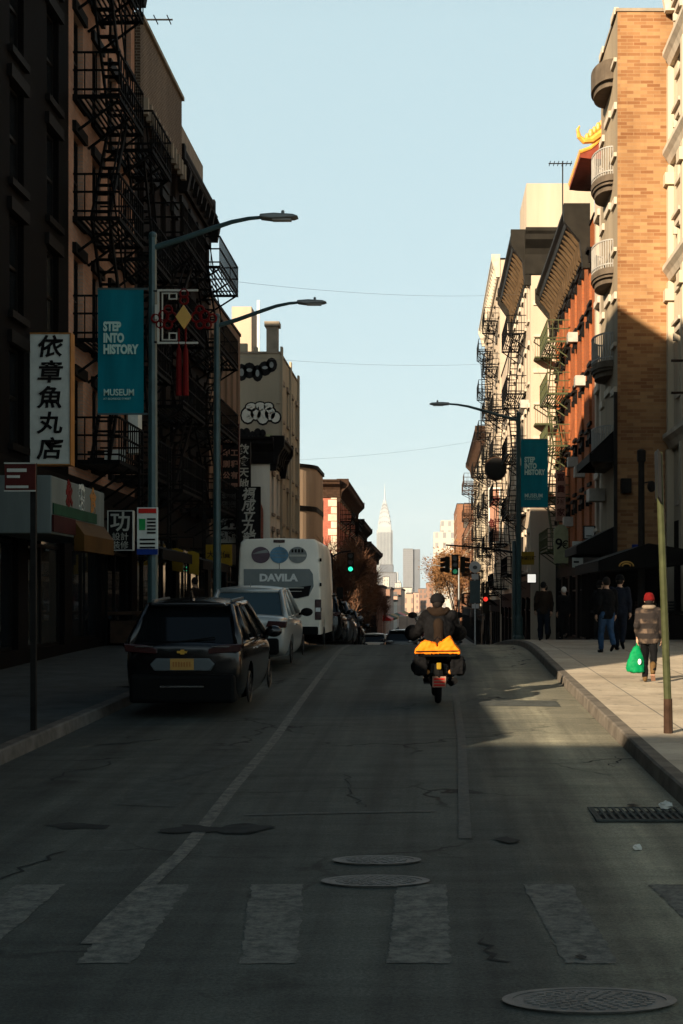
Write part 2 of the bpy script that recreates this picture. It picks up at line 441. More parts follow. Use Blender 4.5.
# ------------------------------------------------------------------ lettering
def text(s, size, mat, parent, pos, facing='-y', align='CENTER', bold=.0, shear=0, space=1.0, wide=1.0, name='lettering', line=1.0, local=False, raise_=.004):
    """flat raised lettering; pos = world centre of the text block on the sign face"""
    c = bpy.data.curves.new('lettering', 'FONT'); c.body = s; c.size = size; c.align_x = align; c.align_y = 'CENTER'
    c.offset = bold; c.shear = shear; c.space_character = space; c.space_line = line; c.extrude = raise_; c.resolution_u = 3
    t = bpy.data.objects.new('lettering', c); COL.objects.link(t)
    bpy.context.view_layer.update()
    me = bpy.data.meshes.new_from_object(t.evaluated_get(bpy.context.evaluated_depsgraph_get()))
    bpy.data.objects.remove(t); bpy.data.curves.remove(c)
    me.materials.clear(); me.materials.append(M[mat])
    L = (0, 0, 0) if local else LOC[parent.name]
    for v in me.vertices:
        x, y, z = v.co; x *= wide
        if facing == '-y': p = (x, -z, y)
        elif facing == '+x': p = (z, x, y)
        else: p = (-z, -x, y)
        v.co = (p[0] + pos[0] - L[0], p[1] + pos[1] - L[1], p[2] + pos[2] - L[2])
    me.update()
    o = bpy.data.objects.new(name, me); COL.objects.link(o); o.parent = parent; LOC[o.name] = LOC.get(parent.name, (0, 0, 0))
    return o
def vertical(s): return '\n'.join(s)
# ------------------------------------------------------------------ ground, road, pavements
def frange(a, b, s):
    n = max(1, int(round((b - a) / s)))
    return [a + (b - a) * i / n for i in range(n + 1)]
def rows_y(y0, y1, near=1.0):
    out = [y0]
    while out[-1] < y1:
        d = out[-1]; out.append(min(y1, d + (near if d < 110 else near * 6 if d < 420 else 200)))
    return out
def strip(name, mat, y0, y1, xa, xb, dz=0.0, near=1.0, nx=1):
    mb = MB(); ys = rows_y(y0, y1, near)
    fa = xa if callable(xa) else (lambda d: xa); fb = xb if callable(xb) else (lambda d: xb)
    vs = []
    for y in ys:
        for i in range(nx + 1):
            t = i / nx; vs.append((fa(y) * (1 - t) + fb(y) * t, y, g(y) + dz))
    w = nx + 1
    mb.add(vs, [(r * w + i, r * w + i + 1, (r + 1) * w + i + 1, (r + 1) * w + i) for r in range(len(ys) - 1) for i in range(nx)])
    return struct(mb.build(name, mat, recalc=False))
strip('ground', 'earth', -400, 6000, -3000, 3000, -.06)
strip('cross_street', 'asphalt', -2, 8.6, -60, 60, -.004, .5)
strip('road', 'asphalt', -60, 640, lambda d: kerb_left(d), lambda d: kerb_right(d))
strip('sidewalk', 'paving_shaded', 9, 640, -9.2, lambda d: kerb_left(d) - .16, .15)
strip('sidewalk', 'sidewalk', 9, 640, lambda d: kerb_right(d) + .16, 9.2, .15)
def kerb(xf, sgn):
    mb = MB(); ys = rows_y(9, 640)
    for a, b in zip(ys, ys[1:]):
        p = [(xf(a), a, g(a) - .05), (xf(a) + sgn * .02, a, g(a) + .135), (xf(a) + sgn * .04, a, g(a) + .152), (xf(a) + sgn * .17, a, g(a) + .152)]
        q = [(xf(b), b, g(b) - .05), (xf(b) + sgn * .02, b, g(b) + .135), (xf(b) + sgn * .04, b, g(b) + .152), (xf(b) + sgn * .17, b, g(b) + .152)]
        for i in range(3): mb.quad(p[i], p[i + 1], q[i + 1], q[i])
    x = xf(9); mb.quad((x, 9, g(9) - .05), (x + sgn * 4.7, 9, g(9) - .05), (x + sgn * 4.7, 9, g(9) + .15), (x, 9, g(9) + .15))
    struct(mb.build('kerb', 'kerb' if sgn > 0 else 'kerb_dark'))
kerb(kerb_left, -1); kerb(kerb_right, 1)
def patch(name, mat, pts, dz=.004):
    """a flat sheet on the road; pts = outline in x, d"""
    mb = MB(); bm = bmesh.new()
    vs = [bm.verts.new((x, y, g(y) + dz)) for x, y in pts]; f = bm.faces.new(vs)
    bmesh.ops.triangulate(bm, faces=[f]); me = bpy.data.meshes.new(name)
    bmesh.ops.recalc_face_normals(bm, faces=bm.faces)
    if bm.faces[:] and sum(q.normal.z for q in bm.faces) < 0: bmesh.ops.reverse_faces(bm, faces=bm.faces)
    bm.to_mesh(me); bm.free()
    me.materials.append(M[mat]); o = bpy.data.objects.new(name, me); COL.objects.link(o); return struct(o)
def ragged(pts, amp, step=.12):
    out = []
    for (a, b), (c, d) in zip(pts, pts[1:] + pts[:1]):
        L = math.hypot(c - a, d - b); n = max(1, int(L / step))
        for i in range(n):
            t = i / n; out.append((a + (c - a) * t + rnd.uniform(-amp, amp), b + (d - b) * t + rnd.uniform(-amp, amp)))
    return out
for a0, a1, b0, b1 in ((-1.17, -.83, -1.0, -.70), (-.22, .11, -.22, .11), (.61, .93, .71, .99), (1.43, 1.78, 1.6, 1.95), (-1.88, -1.58, -1.86, -1.57), (-2.72, -2.4, -2.72, -2.4)):
    patch('crosswalk_stripe', 'road_paint', ragged([(b0, 7.9), (b1, 7.9), (a1, 9.85), (a0, 9.85)], .012, .05))
strip('parking_lane_line', 'road_line', 8.3, 44, lambda d: lerp_table([(9, -1.88), (11, -1.80), (14, -1.85), (18, -1.87), (24, -2.0), (40, -2.3)], d) - .055, lambda d: lerp_table([(9, -1.88), (11, -1.80), (14, -1.85), (18, -1.87), (24, -2.0), (40, -2.3)], d) + .055, .006, .5)
strip('lane_line', 'road_faint', 11.5, 44, lambda d: lerp_table([(11, .26), (18, .38), (40, .5)], d) - .05, lambda d: lerp_table([(11, .26), (18, .38), (40, .5)], d) + .05, .006, .5)
# tar, repairs and cracks
patch('tar_patch', 'tar', ragged([(-2.2, 11.85), (-1.95, 11.72), (-1.7, 11.8), (-1.45, 11.65), (-1.25, 12.0), (-1.45, 12.15), (-1.7, 12.0), (-1.95, 12.05)], .06, .06), .0095)
patch('tar_patch', 'tar', ragged([(-3.1, 12.05), (-2.9, 11.9), (-2.55, 11.98), (-2.65, 12.12), (-2.95, 12.18)], .05, .07))
patch('road_repair', 'repair', ragged([(-2.75, 13.1), (-2.2, 13.0), (-2.15, 13.6), (-2.5, 14.6), (-1.9, 16.2), (-2.2, 16.3), (-2.75, 14.8)], .03, .15))
patch('road_repair', 'repair', ragged([(.55, 22.4), (1.95, 22.2), (1.95, 23.2), (.6, 23.4)], .02, .15))
patch('road_seam', 'road_faint', ragged([(-1.55, 12.55), (.05, 12.75), (.05, 12.83), (-1.55, 12.63)], .012, .1), .005)
def crack(p0, p1, w=.02, wob=.09):
    n = int(math.hypot(p1[0] - p0[0], p1[1] - p0[1]) / .12) + 2; L = []; Rr = []
    x = 0
    for i in range(n + 1):
        t = i / n; x = x * .8 + rnd.uniform(-wob, wob) * .5; ww = w * rnd.uniform(.4, 1.3)
        px = p0[0] + (p1[0] - p0[0]) * t; py = p0[1] + (p1[1] - p0[1]) * t
        dx = -(p1[1] - p0[1]); dy = p1[0] - p0[0]; L_ = math.hypot(dx, dy); dx /= L_; dy /= L_
        L.append((px + dx * (x + ww / 2), py + dy * (x + ww / 2))); Rr.append((px + dx * (x - ww / 2), py + dy * (x - ww / 2)))
    mb = MB()
    for i in range(n):
        q = [L[i], L[i + 1], Rr[i + 1], Rr[i]]
        mb.quad(*[(a, b, g(b) + .0045) for a, b in q])
    struct(mb.build('road_crack', 'tar'))
for p0, p1, w in (((-3.0, 9.9), (-2.75, 11.0), .03), ((-3.7, 14.6), (-3.4, 16.0), .03), ((.35, 7.9), (.2, 8.4), .03), ((-.6, 13), (-.9, 15), .015), ((1.9, 15.6), (2.1, 16.4), .02), ((-3.9, 17.5), (-3.2, 18.0), .04)):
    crack(p0, p1, w, .16)
for i in range(9): crack((1.9 + rnd.uniform(-.5, .4), 31 + i * 1.5), (2.2 + rnd.uniform(-.3, .2), 32.0 + i * 1.5 + rnd.uniform(-.3, .3)), .06)
for i in range(4):
    x = rnd.uniform(-4.2, 2.0); y = rnd.choice((rnd.uniform(7, 16), rnd.uniform(7, 16), rnd.uniform(16, 40))); s = rnd.uniform(.03, .12)
    patch('tar_spot', 'tar', ragged([(x, y), (x + s * .9, y - s * .6), (x + s * 1.4, y + s * .5), (x + s * .5, y + s * 1.6), (x - s * .2, y + s * .9)], s * .22, .04), .0125)

# manhole covers and grates
def manhole(x, y, r, label, grate=False):
    t = thing('manhole_cover' if not grate else 'round_grate', label, 'manhole cover' if not grate else 'drain grate', (x, y, g(y)), 0)
    E = .5   # the covers are oval
    def sq(m): m.v = [(a, y + (c - y) * E, g(y) + .0253 * (c - y) * E + (d - g(y))) for a, c, d in m.v]
    b = MB()
    b.tube([(x, y, g(y) + .002), (x, y, g(y) + .012)], r, 40)
    if grate: sq(b); b.build('pit', 'pit', t)
    fr = MB(); n = 44
    for i in range(n):
        a, c = 2 * PI * i / n, 2 * PI * (i + 1) / n
        for (r0, r1, z) in ((r, r + .05, .016),):
            fr.add([(x + math.cos(q) * rr, y + math.sin(q) * rr, g(y) + z) for q, rr in ((a, r0), (a, r1), (c, r1), (c, r0))], [(0, 1, 2, 3)])
            fr.add([(x + math.cos(a) * r, y + math.sin(a) * r, g(y) + .016), (x + math.cos(c) * r, y + math.sin(c) * r, g(y) + .016), (x + math.cos(c) * r, y + math.sin(c) * r, g(y) - .02), (x + math.cos(a) * r, y + math.sin(a) * r, g(y) - .02)], [(0, 1, 2, 3)])
    sq(fr); fr.build('rim', 'cast_iron', t)
    p = MB() if grate else b
    if grate:
        k = int(r / .055)
        for i in range(-k, k + 1):
            u = i * .055; h = math.sqrt(max(r * r - u * u, 0))
            if h > .03:
                p.box(x + u - .013, x + u + .013, y - h, y + h, g(y) + .010, g(y) + .017)
                if i % 2 == 0: p.box(x - h, x + h, y + u - .016, y + u + .016, g(y) + .009, g(y) + .0165)
        sq(p); p.build('grate_bars', 'cast_iron', t)
    else:
        for q in range(1, int(r / .05)):
            rr = q * .05; m = int(2 * PI * rr / .06)
            for i in range(m):
                a = 2 * PI * i / m; cx, cy = x + math.cos(a) * rr, y + math.sin(a) * rr
                p.box(cx - .016, cx + .016, cy - .016, cy + .016, g(y) + .010, g(y) + .018)
        sq(p); p.build('cover', 'cast_iron', t)
manhole(-.376, 10.62, .265, 'smaller studded iron manhole cover, just beyond a larger one in mid road')
manhole(-.36, 9.92, .31, 'larger studded iron manhole cover between the small cover and the crosswalk')
manhole(.765, 7.2, .37, 'round iron grate with square holes, in front of the crosswalk')
t = thing('storm_drain', 'rectangular slotted storm drain grate beside the sunlit kerb', 'drain grate', (1.74, 12.6, g(12.6)))
b = MB(); b.box(1.36, 2.12, 12.25, 12.95, g(12.6) - .008, g(12.6) + .005); b.build('pit', 'pit', t)
b = MB(); z = g(12.6)
for (x0, x1, y0, y1) in ((1.36, 2.12, 12.22, 12.25), (1.36, 2.12, 12.95, 12.98), (1.36, 1.38, 12.25, 12.95), (2.1, 2.12, 12.25, 12.95), (1.38, 2.1, 12.59, 12.61)): b.box(x0, x1, y0, y1, z, z + .018)
b.build('rim', 'repair', t)
b = MB()
for i in range(12): b.box(1.385 + i * .06, 1.41 + i * .06, 12.25, 12.95, z, z + .016)
b.build('grate_bars', 'repair', t)

# ------------------------------------------------------------------ buildings
def facade(mb, P, W0, W1, z0, z1, opens, rev=.22):
    """wall panel with real openings; P(u, n, z) maps panel coordinates to the world"""
    us = sorted(set([W0, W1] + [o[0] for o in opens] + [o[1] for o in opens])); zs = sorted(set([z0, z1] + [o[2] for o in opens] + [o[3] for o in opens]))
    for i in range(len(us) - 1):
        for j in range(len(zs) - 1):
            uc, zc = (us[i] + us[i + 1]) / 2, (zs[j] + zs[j + 1]) / 2
            if any(o[0] < uc < o[1] and o[2] < zc < o[3] for o in opens): continue
            mb.quad(P(us[i], 0, zs[j]), P(us[i + 1], 0, zs[j]), P(us[i + 1], 0, zs[j + 1]), P(us[i], 0, zs[j + 1]))
    for a, b, c, d in opens:
        mb.quad(P(a, 0, c), P(b, 0, c), P(b, -rev, c), P(a, -rev, c)); mb.quad(P(a, 0, d), P(b, 0, d), P(b, -rev, d), P(a, -rev, d))
        mb.quad(P(a, 0, c), P(a, 0, d), P(a, -rev, d), P(a, -rev, c)); mb.quad(P(b, 0, c), P(b, 0, d), P(b, -rev, d), P(b, -rev, c))
WIN = {}
def pbox(mb, P, u0, u1, n0, n1, z0, z1):
    vs = [P(u, n, z) for z in (z0, z1) for u, n in ((u0, n0), (u1, n0), (u1, n1), (u0, n1))]
    mb.add(vs, [(3, 2, 1, 0), (4, 5, 6, 7), (0, 1, 5, 4), (1, 2, 6, 5), (2, 3, 7, 6), (3, 0, 4, 7)])
def window_meshes(face, w, h, frame, trim, glass, style):
    key = (face, round(w, 2), round(h, 2), frame, trim, glass, style)
    if key in WIN: return WIN[key]
    P = {'+x': lambda u, n, z: (n, u, z), '-x': lambda u, n, z: (-n, u, z), '-y': lambda u, n, z: (u, -n, z)}[face]
    a = MB(); hw = w / 2; f = .06; i_ = None
    pbox(a, P, -hw, -hw + f, -.2, -.12, 0, h); pbox(a, P, hw - f, hw, -.2, -.12, 0, h)
    pbox(a, P, -hw + f, hw - f, -.2, -.12, 0, f); pbox(a, P, -hw + f, hw - f, -.2, -.12, h - f, h)
    if style == 'shop':
        k = max(1, int(w / 1.3))
        for i in range(1, k): pbox(a, P, -hw + w * i / k - .03, -hw + w * i / k + .03, -.19, -.13, f, h - f)
        pbox(a, P, -hw + f, hw - f, -.195, -.125, h * .74, h * .74 + .07)
    else: pbox(a, P, -hw + f, hw - f, -.195, -.125, h * .5 - .03, h * .5 + .03)
    g_ = MB(); g_.quad(P(-hw + .01, -.17, .01), P(hw - .01, -.17, .01), P(hw - .01, -.17, h - .01), P(-hw + .01, -.17, h - .01))
    s = None
    if trim:
        i_ = MB(); pbox(i_, P, -hw - .12, hw + .12, -.1, .10, -.14, -.002); s = MB(); pbox(s, P, -hw - .14, hw + .14, -.06, .09, h + .002, h + .24)
        if style == 'hood':
            pbox(s, P, -hw - .2, hw + .2, -.02, .2, h + .24, h + .36)
            pbox(s, P, -hw - .18, -hw - .03, .003, .14, h - .25, h + .003); pbox(s, P, hw + .03, hw + .18, .003, .14, h - .25, h + .003)
    res = []
    for b, mt, nm in ((a, frame, 'window'), (g_, glass, 'pane'), (i_, trim, 'sill'), (s, trim, 'lintel')):
        if b is None: res.append(None); continue
        me = b.mesh(nm); me.materials.append(M[mt]); res.append(me)
    WIN[key] = res
    return res
def put_window(root, face, pos, w, h, frame='frame_dark', trim=None, glass='glass', style='sash', name='window'):
    a, p, s, h_ = window_meshes(face, w, h, frame, trim, glass, style)
    o = inst(name, a, root, pos)
    inst('pane', p, o, pos)
    if s: inst('sill', s, o, pos); inst('lintel', h_, o, pos)
    return o
def building(name, label, X, side, y0, y1, z1, depth, wm, rows=5, cols=4, ww=1.0, wh=1.9, shop_h=3.9, trim='stone_trim', frame='frame_dark', glass='glass_blind',
             cat='building', group=None, end=None, shop=True, style='sash', front=None, coping='dark_trim', ends_mat=None, end_win=(.9, 1.7), zbase=None, shop_mat='shopfront_dark'):
    zb = (min(g(y0), g(y1)) - .4) if zbase is None else zbase
    zg = max(g(y0), g(y1)) + .15
    root = thing(name, label, cat, (X + side * depth / 2, (y0 + y1) / 2, zb), 0, group)
    out = -side; face = '-x' if out < 0 else '+x'
    P = lambda u, n, z: (X + out * n, u, z)
    zu = zg + shop_h; fh = (z1 - 1.0 - zu) / max(rows, 1); pitch = (y1 - y0) / max(cols, 1)
    ops = []; wins = []; levels = []
    for i in range(rows):
        zs = zu + fh * i + (fh - wh) * .42; levels.append(zu + fh * i)
        for j in range(cols):
            yc = y0 + pitch * (j + .5); ops.append((yc - ww / 2, yc + ww / 2, zs, zs + wh)); wins.append((yc, zs))
    shops = []
    if shop:
        k = max(1, int((y1 - y0) / 3.6)); p = (y1 - y0) / k
        for j in range(k):
            yc = y0 + p * (j + .5); sw = p - .7; shops.append((yc, zg + .2, sw, shop_h - 1.1)); ops.append((yc - sw / 2, yc + sw / 2, zg + .2, zg + shop_h - .9))
    wall = MB(); fr = MB() if front else wall
    facade(fr, P, y0, y1, zu, z1, [o_ for o_ in ops if o_[2] >= zu])
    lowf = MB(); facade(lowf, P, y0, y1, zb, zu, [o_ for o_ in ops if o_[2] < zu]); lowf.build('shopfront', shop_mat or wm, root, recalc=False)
    xe = X + side * depth
    Q = lambda u, n, z: (u, y0 - n, z)
    lo, hi = min(X, xe), max(X, xe)
    eo = []
    if end:
        for (u, z) in end:
            eo.append((u - end_win[0] / 2, u + end_win[0] / 2, z, z + end_win[1]))
    facade(wall, Q, lo, hi, zb, z1, eo)
    wall.quad((lo, y1, zb), (hi, y1, zb), (hi, y1, z1), (lo, y1, z1)); wall.quad((xe, y0, zb), (xe, y1, zb), (xe, y1, z1), (xe, y0, z1))
    wall.build('wall', wm, root, recalc=False)
    if front: fr.build('facade', front, root, recalc=False)
    r = MB(); r.box(lo + .02, hi - .02, y0 + .02, y1 - .02, z1 - .5, z1 - .3); r.build('roof', 'roof_felt', root)
    if coping:
        c = MB()
        c.box(lo - .05, hi + .05, y0 - .05, y0 + .3, z1 + .002, z1 + .11); c.box(lo - .05, hi + .05, y1 - .3, y1 - .01, z1 + .002, z1 + .11)
        c.box(lo - .05, lo + .3, y0 + .3, y1 - .3, z1 + .002, z1 + .11); c.box(hi - .3, hi + .05, y0 + .3, y1 - .3, z1 + .002, z1 + .11)
        c.build('coping', coping, root)
    for yc, zs in wins: put_window(root, face, (X, yc, zs), ww, wh, frame, trim, glass, style)
    for yc, zs, sw, sh in shops: put_window(root, face, (X, yc, zs), sw, sh, 'frame_dark', None, 'glass', 'shop', 'shop_window')
    if end:
        for (u, z) in end: put_window(root, '-y', (u, y0, z), end_win[0], end_win[1], frame, None, glass)
    return dict(root=root, X=X, out=out, y0=y0, y1=y1, z1=z1, zu=zu, fh=fh, levels=levels, zg=zg, pitch=pitch)
def cornice(B, mat, proj=.8, h=1.5, y0=None, y1=None, ztop=None, step=.9, wrap=0, name='cornice', bm=None):
    X, out = B['X'], B['out']; y0 = B['y0'] if y0 is None else y0; y1 = B['y1'] if y1 is None else y1; z = (B['z1'] + .25) if ztop is None else ztop
    prof = [(.003, -h), (.12, -h), (.16, -h * .82), (.2, -h * .55), (.32, -h * .42), (proj * .82, -h * .26), (proj * .86, -h * .14), (proj, -h * .08), (proj, 0), (.003, .0)]
    mb = MB(); mb.prism([(X + out * a, z + b) for a, b in prof], 'y', y0, y1)
    y = y0 + .25; brs = []
    while y < y1 - .2:
        br = MB() if bm else mb; brs.append(br)
        br.prism([(X + out * a, z + b) for a, b in ((.16, -h * .95), (.3, -h * .9), (.36, -h * .6), (proj * .8, -h * .3), (proj * .8, -h * .27), (.22, -h * .4))], 'y', y - .09, y + .09)
        y += step
    for yy in (y0 + .1, y1 - .1):
        mb.prism([(X + out * a, z + b) for a, b in ((.003, -h * 1.25), (.3, -h * 1.25), (.42, -h * .7), (proj * 1.02, -h * .3), (proj * 1.02, .12), (.003, .12))], 'y', yy - .16, yy + .16)
    if wrap:
        # the moulding returns along the end wall that faces the crosswalk
        x1 = X - out * wrap
        mb.prism([(y0 - a, z + b) for a, b in prof], 'x', min(X + out * proj * .3, x1), max(X + out * proj * .3, x1))
    o = mb.build(name, mat, B['root'])
    if bm:
        for br in brs: br.build('bracket', bm, o)
    return o
def fire_escape(B, y0, y1, mat='iron', w=1.05, first=0, last=None, flip=False, drop=True):
    X, out = B['X'], B['out']; lv = B['levels'][first:last]
    P = lambda u, n, z: (X + out * n, u, z)
    for k, z0 in enumerate(lv):
        pl = MB(); ra = MB(); st = MB()
        z = z0 + .35
        pbox(pl, P, y0, y1, w - .04, w, z - .09, z); pbox(pl, P, y0, y1, .03, .07, z - .09, z)
        pbox(pl, P, y0, y0 + .04, .07, w - .04, z - .09, z); pbox(pl, P, y1 - .04, y1, .07, w - .04, z - .09, z)
        n_ = int(w / .11)
        for i in range(1, n_): pbox(pl, P, y0 + .04, y1 - .04, w * i / n_ - .02, w * i / n_ + .02, z - .045, z - .012)
        for yy in (y0 + .15, (y0 + y1) / 2, y1 - .15):
            pl.bar(P(yy, .02, z - .8), P(yy, w - .05, z - .08), .05)
        for zz in (.95, .55, .12):
            pbox(ra, P, y0, y1, w - .035, w + .005, z + zz - .02, z + zz + .02)
            for yy in (y0, y1 - .04): pbox(ra, P, yy, yy + .04, .0, w - .035, z + zz - .02, z + zz + .02)
        m = int((y1 - y0) / .24)
        for i in range(m + 1):
            yy = y0 + (y1 - y0) * i / m; pbox(ra, P, yy - .012, yy + .012, w - .028, w - .002, z, z + .93)
        for i in range(1, 4):
            for yy in (y0, y1 - .03): pbox(ra, P, yy, yy + .03, w * i / 4 - .012, w * i / 4 + .012, z, z + .93)
        if k < len(lv) - 1:
            za = z; zc = lv[k + 1] + .35; ya, yb = (y0 + .4, y1 - .5) if (k % 2 == 0) != flip else (y1 - .4, y0 + .5)
            for nn in (.32, .72): st.bar(P(ya, nn, za), P(yb, nn, zc), .05, .14)
            q = int((zc - za) / .24)
            for i in range(1, q):
                t = i / q; yy = ya + (yb - ya) * t; zz = za + (zc - za) * t
                pbox(st, P, yy - .1, yy + .1, .35, .69, zz - .012, zz + .012)
            st.bar(P(ya, .78, za + .85), P(yb, .78, zc + .85), .035)
        o = pl.build('fire_escape', mat, B['root']); ra.build('railing', mat, o)
        if len(st.v): st.build('stair', mat, o)
        if k == 0: o0 = o
    if drop:
        st = MB(); z = lv[0] + .35
        for dy in (-.2, .2): st.bar(P(y1 - .6 + dy, w + .05, z - 2.2), P(y1 - .6 + dy, w + .05, z + .9), .04)
        for i in range(9): st.bar(P(y1 - .8, w + .05, z - 2.1 + i * .33), P(y1 - .4, w + .05, z - 2.1 + i * .33), .025)
        st.build('drop_ladder', mat, o0)
def air_con(B, yc, z, mat='ac_white'):
    b = MB(); P = lambda u, n, z: (B['X'] + B['out'] * n, u, z)
    pbox(b, P, yc - .32, yc + .32, -.1, .42, z, z + .42)
    for i in range(5): pbox(b, P, yc - .28, yc + .28, .42, .435, z + .05 + i * .07, z + .09 + i * .07)
    b.build('air_conditioner', mat, B['root'])
def box_part(B, name, mat, x0, x1, y0, y1, z0, z1, bevel=0):
    b = MB(); b.box(x0, x1, y0, y1, z0, z1); return b.build(name, mat, B['root'] if isinstance(B, dict) else B, bevel=bevel)
def awning(B, y0, y1, z, proj, mat, drop=.9, name='awning', valance=.28):
    P = lambda u, n, z: (B['X'] + B['out'] * n, u, z)
    b = MB(); t = .03
    prof = [(.01, z), (proj, z - drop), (proj, z - drop - valance), (proj - t, z - drop - valance), (proj - t, z - drop - .02), (.01, z - .05)]
    b.prism([(B['X'] + B['out'] * a, c) for a, c in prof], 'y', y0, y1)
    for yy in (y0 + .01, y1 - .02):
        b.prism([(B['X'] + B['out'] * a, c) for a, c in ((.01, z - .02), (proj - .04, z - drop - .02), (proj - .04, z - drop - valance), (.01, z - drop - valance))], 'y', yy, yy + .01)
    return b.build(name, mat, B['root'])
def ZP(py, d): return 2.1 + (603 - py) * d / 1500.0      # height seen at picture row py, d metres away
def XP(px, d): return (px - 430) * d / 1500.0
ROWL = 'buildings in the shaded row'; ROWR = 'buildings in the sunlit row'
# block behind the crosswalk: shades the near road
building('corner_building', 'low corner building across the side street from the shaded row', -7, -1, -27, -6, 9.9, 34, 'soot_brick', 2, 6, shop_h=4)

# ---------------------------------------------------------------- the shaded row
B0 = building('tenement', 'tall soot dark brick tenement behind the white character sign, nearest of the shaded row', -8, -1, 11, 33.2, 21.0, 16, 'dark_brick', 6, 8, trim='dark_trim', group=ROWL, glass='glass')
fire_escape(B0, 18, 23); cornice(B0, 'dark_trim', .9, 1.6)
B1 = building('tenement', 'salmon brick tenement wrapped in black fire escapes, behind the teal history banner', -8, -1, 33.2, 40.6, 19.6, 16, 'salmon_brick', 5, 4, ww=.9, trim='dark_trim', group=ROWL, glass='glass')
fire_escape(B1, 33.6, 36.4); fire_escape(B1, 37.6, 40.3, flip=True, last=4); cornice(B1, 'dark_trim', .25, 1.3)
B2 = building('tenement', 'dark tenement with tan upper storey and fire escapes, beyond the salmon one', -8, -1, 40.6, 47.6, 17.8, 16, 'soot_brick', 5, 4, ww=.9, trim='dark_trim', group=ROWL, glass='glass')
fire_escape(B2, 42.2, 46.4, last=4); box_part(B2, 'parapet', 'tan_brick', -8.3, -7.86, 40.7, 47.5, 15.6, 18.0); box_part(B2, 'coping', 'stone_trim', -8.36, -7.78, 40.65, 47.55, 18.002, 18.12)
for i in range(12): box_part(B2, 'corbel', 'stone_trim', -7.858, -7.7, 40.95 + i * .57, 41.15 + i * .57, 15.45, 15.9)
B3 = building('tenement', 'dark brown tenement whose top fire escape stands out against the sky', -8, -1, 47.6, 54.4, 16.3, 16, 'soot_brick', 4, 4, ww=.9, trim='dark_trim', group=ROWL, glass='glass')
fire_escape(B3, 48.6, 53.2, w=1.2, flip=True); cornice(B3, 'dark_trim', .22, 1.1)
box_part(B3, 'parapet', 'stone_trim', -8.4, -7.9, 47.7, 52.2, 16.41, 17.3)
B4 = building('loft_building', 'brown stucco loft building with tall narrow windows behind the second lamp', -8, -1, 54.4, 63.2, 13.3, 16, 'brown_stucco', 3, 5, ww=.75, wh=2.1, trim=None, group=ROWL)
box_part(B4, 'added_shade_block', 'soot_brick', -26, -13, 55, 63, 0, 24)  # unseen tall block, added to shade the graffiti end wall
B4b = building('shop_building', 'one storey shop behind the hanging black character signs', -8, -1, 63.2, 75, 4.4, 16, 'soot_brick', 0, 1, shop_h=3.4, group=ROWL)
B5 = building('corner_house', 'low pale plastered house with dark cornice and red arch mural', -8, -1, 75, 80, 10.1, 14, 'white_plaster', 2, 2, ww=.9, group=ROWL, coping=None)
cornice(B5, 'dark_trim', .7, 1.3, wrap=5)
m = MB(); m.prism([(-8.95 + math.cos(t) * .62, 6.6 + math.sin(t) * .8) for t in [PI * i / 14 for i in range(15)]] + [(-9.57, .6), (-8.33, .6)], 'y', 74.96, 74.985); m.build('mural_arch', 'red_brick', B5['root'])
m = MB(); m.prism([(-9.9, 7.9), (-9.2, 8.05), (-8.7, 7.7), (-8.9, 7.3), (-9.8, 7.4)], 'y', 74.97, 74.985); m.build('mural_paint', 'sign_sage', B5['root'])
B6 = building('graffiti_building', 'tan building with graffiti over its blank end wall, above the dark cornice', -8, -1, 80, 91, 15.4, 7, 'graffiti_wall', 4, 4, ww=.9, group=ROWL, coping='stone_trim')
for i in range(3):
    box_part(B6, 'pilaster', 'graffiti_wall', -7.998, -7.88, 80.1 + i * 5.1, 80.6 + i * 5.1, -.8, 15.8)
for x0, x1, z1 in ((-10.2, -9.75, 15.95), (-9.4, -9.2, 15.75), (-14, -11.6, 16.3)): box_part(B6, 'parapet_block', 'graffiti_wall', x0, x1, 80.02, 80.3, 15.512, z1)
box_part(B6, 'chimney', 'stone_trim', -8.75, -8.15, 80.2, 80.9, 15.5, 16.9); box_part(B6, 'chimney_cap', 'stone_trim', -8.85, -8.05, 80.1, 81.0, 16.9, 17.15)
box_part(B6, 'stair_bulkhead', 'cream', -11.1, -10.0, 84, 88, 15.2, 18.7)
box_part(B6, 'vent_pipe', 'galv', -9.6, -9.45, 83.2, 83.35, 15.3, 18.9)
def blobs(name, mat, pts, dy, root, x0, z0, sc, y):
    mb = MB()
    for (x, z, r, e) in pts:
        mb.prism([(x0 + sc * (x + r * math.cos(2 * PI * i / 12)), z0 + sc * (z + r * e * math.sin(2 * PI * i / 12))) for i in range(12)], 'y', y - dy - .004, y - dy)
    return mb.build(name, mat, root)
wr = [(0, 0, .34, 1.2), (.45, .1, .3, 1.1), (.85, -.05, .33, 1.25), (1.25, .1, .3, 1.2), (1.55, -.1, .26, 1.1), (.2, .45, .3, .8), (.7, .5, .3, .8), (1.15, .5, .26, .8)]
blobs('graffiti_outline', 'ink', [(a, b, c + .09, d) for a, b, c, d in wr], .012, B6['root'], -9.72, 12.1, .95, 80)
blobs('graffiti_fill', 'white_plaster', wr, .022, B6['root'], -9.72, 12.1, .95, 80)
sk = MB()
for i in range(16):
    a = rnd.uniform(0, 6.28); x = -9.8 + rnd.uniform(0, 1.6); z = 11.95 + rnd.uniform(0, .85)
    sk.bar((x, 79.972, z), (x + math.cos(a) * .22, 79.972, z + math.sin(a) * .22), .05, .01)
sk.build('graffiti_lines', 'ink', B6['root'])
blobs('graffiti_tag', 'ink', [(0, 0, .33, 1.4), (.42, .1, .36, 1.2), (.85, -.05, .3, 1.5), (1.25, .2, .36, 1.1), (1.6, .4, .3, 1.3)], .012, B6['root'], -10.05, 14.4, 1.0, 80)
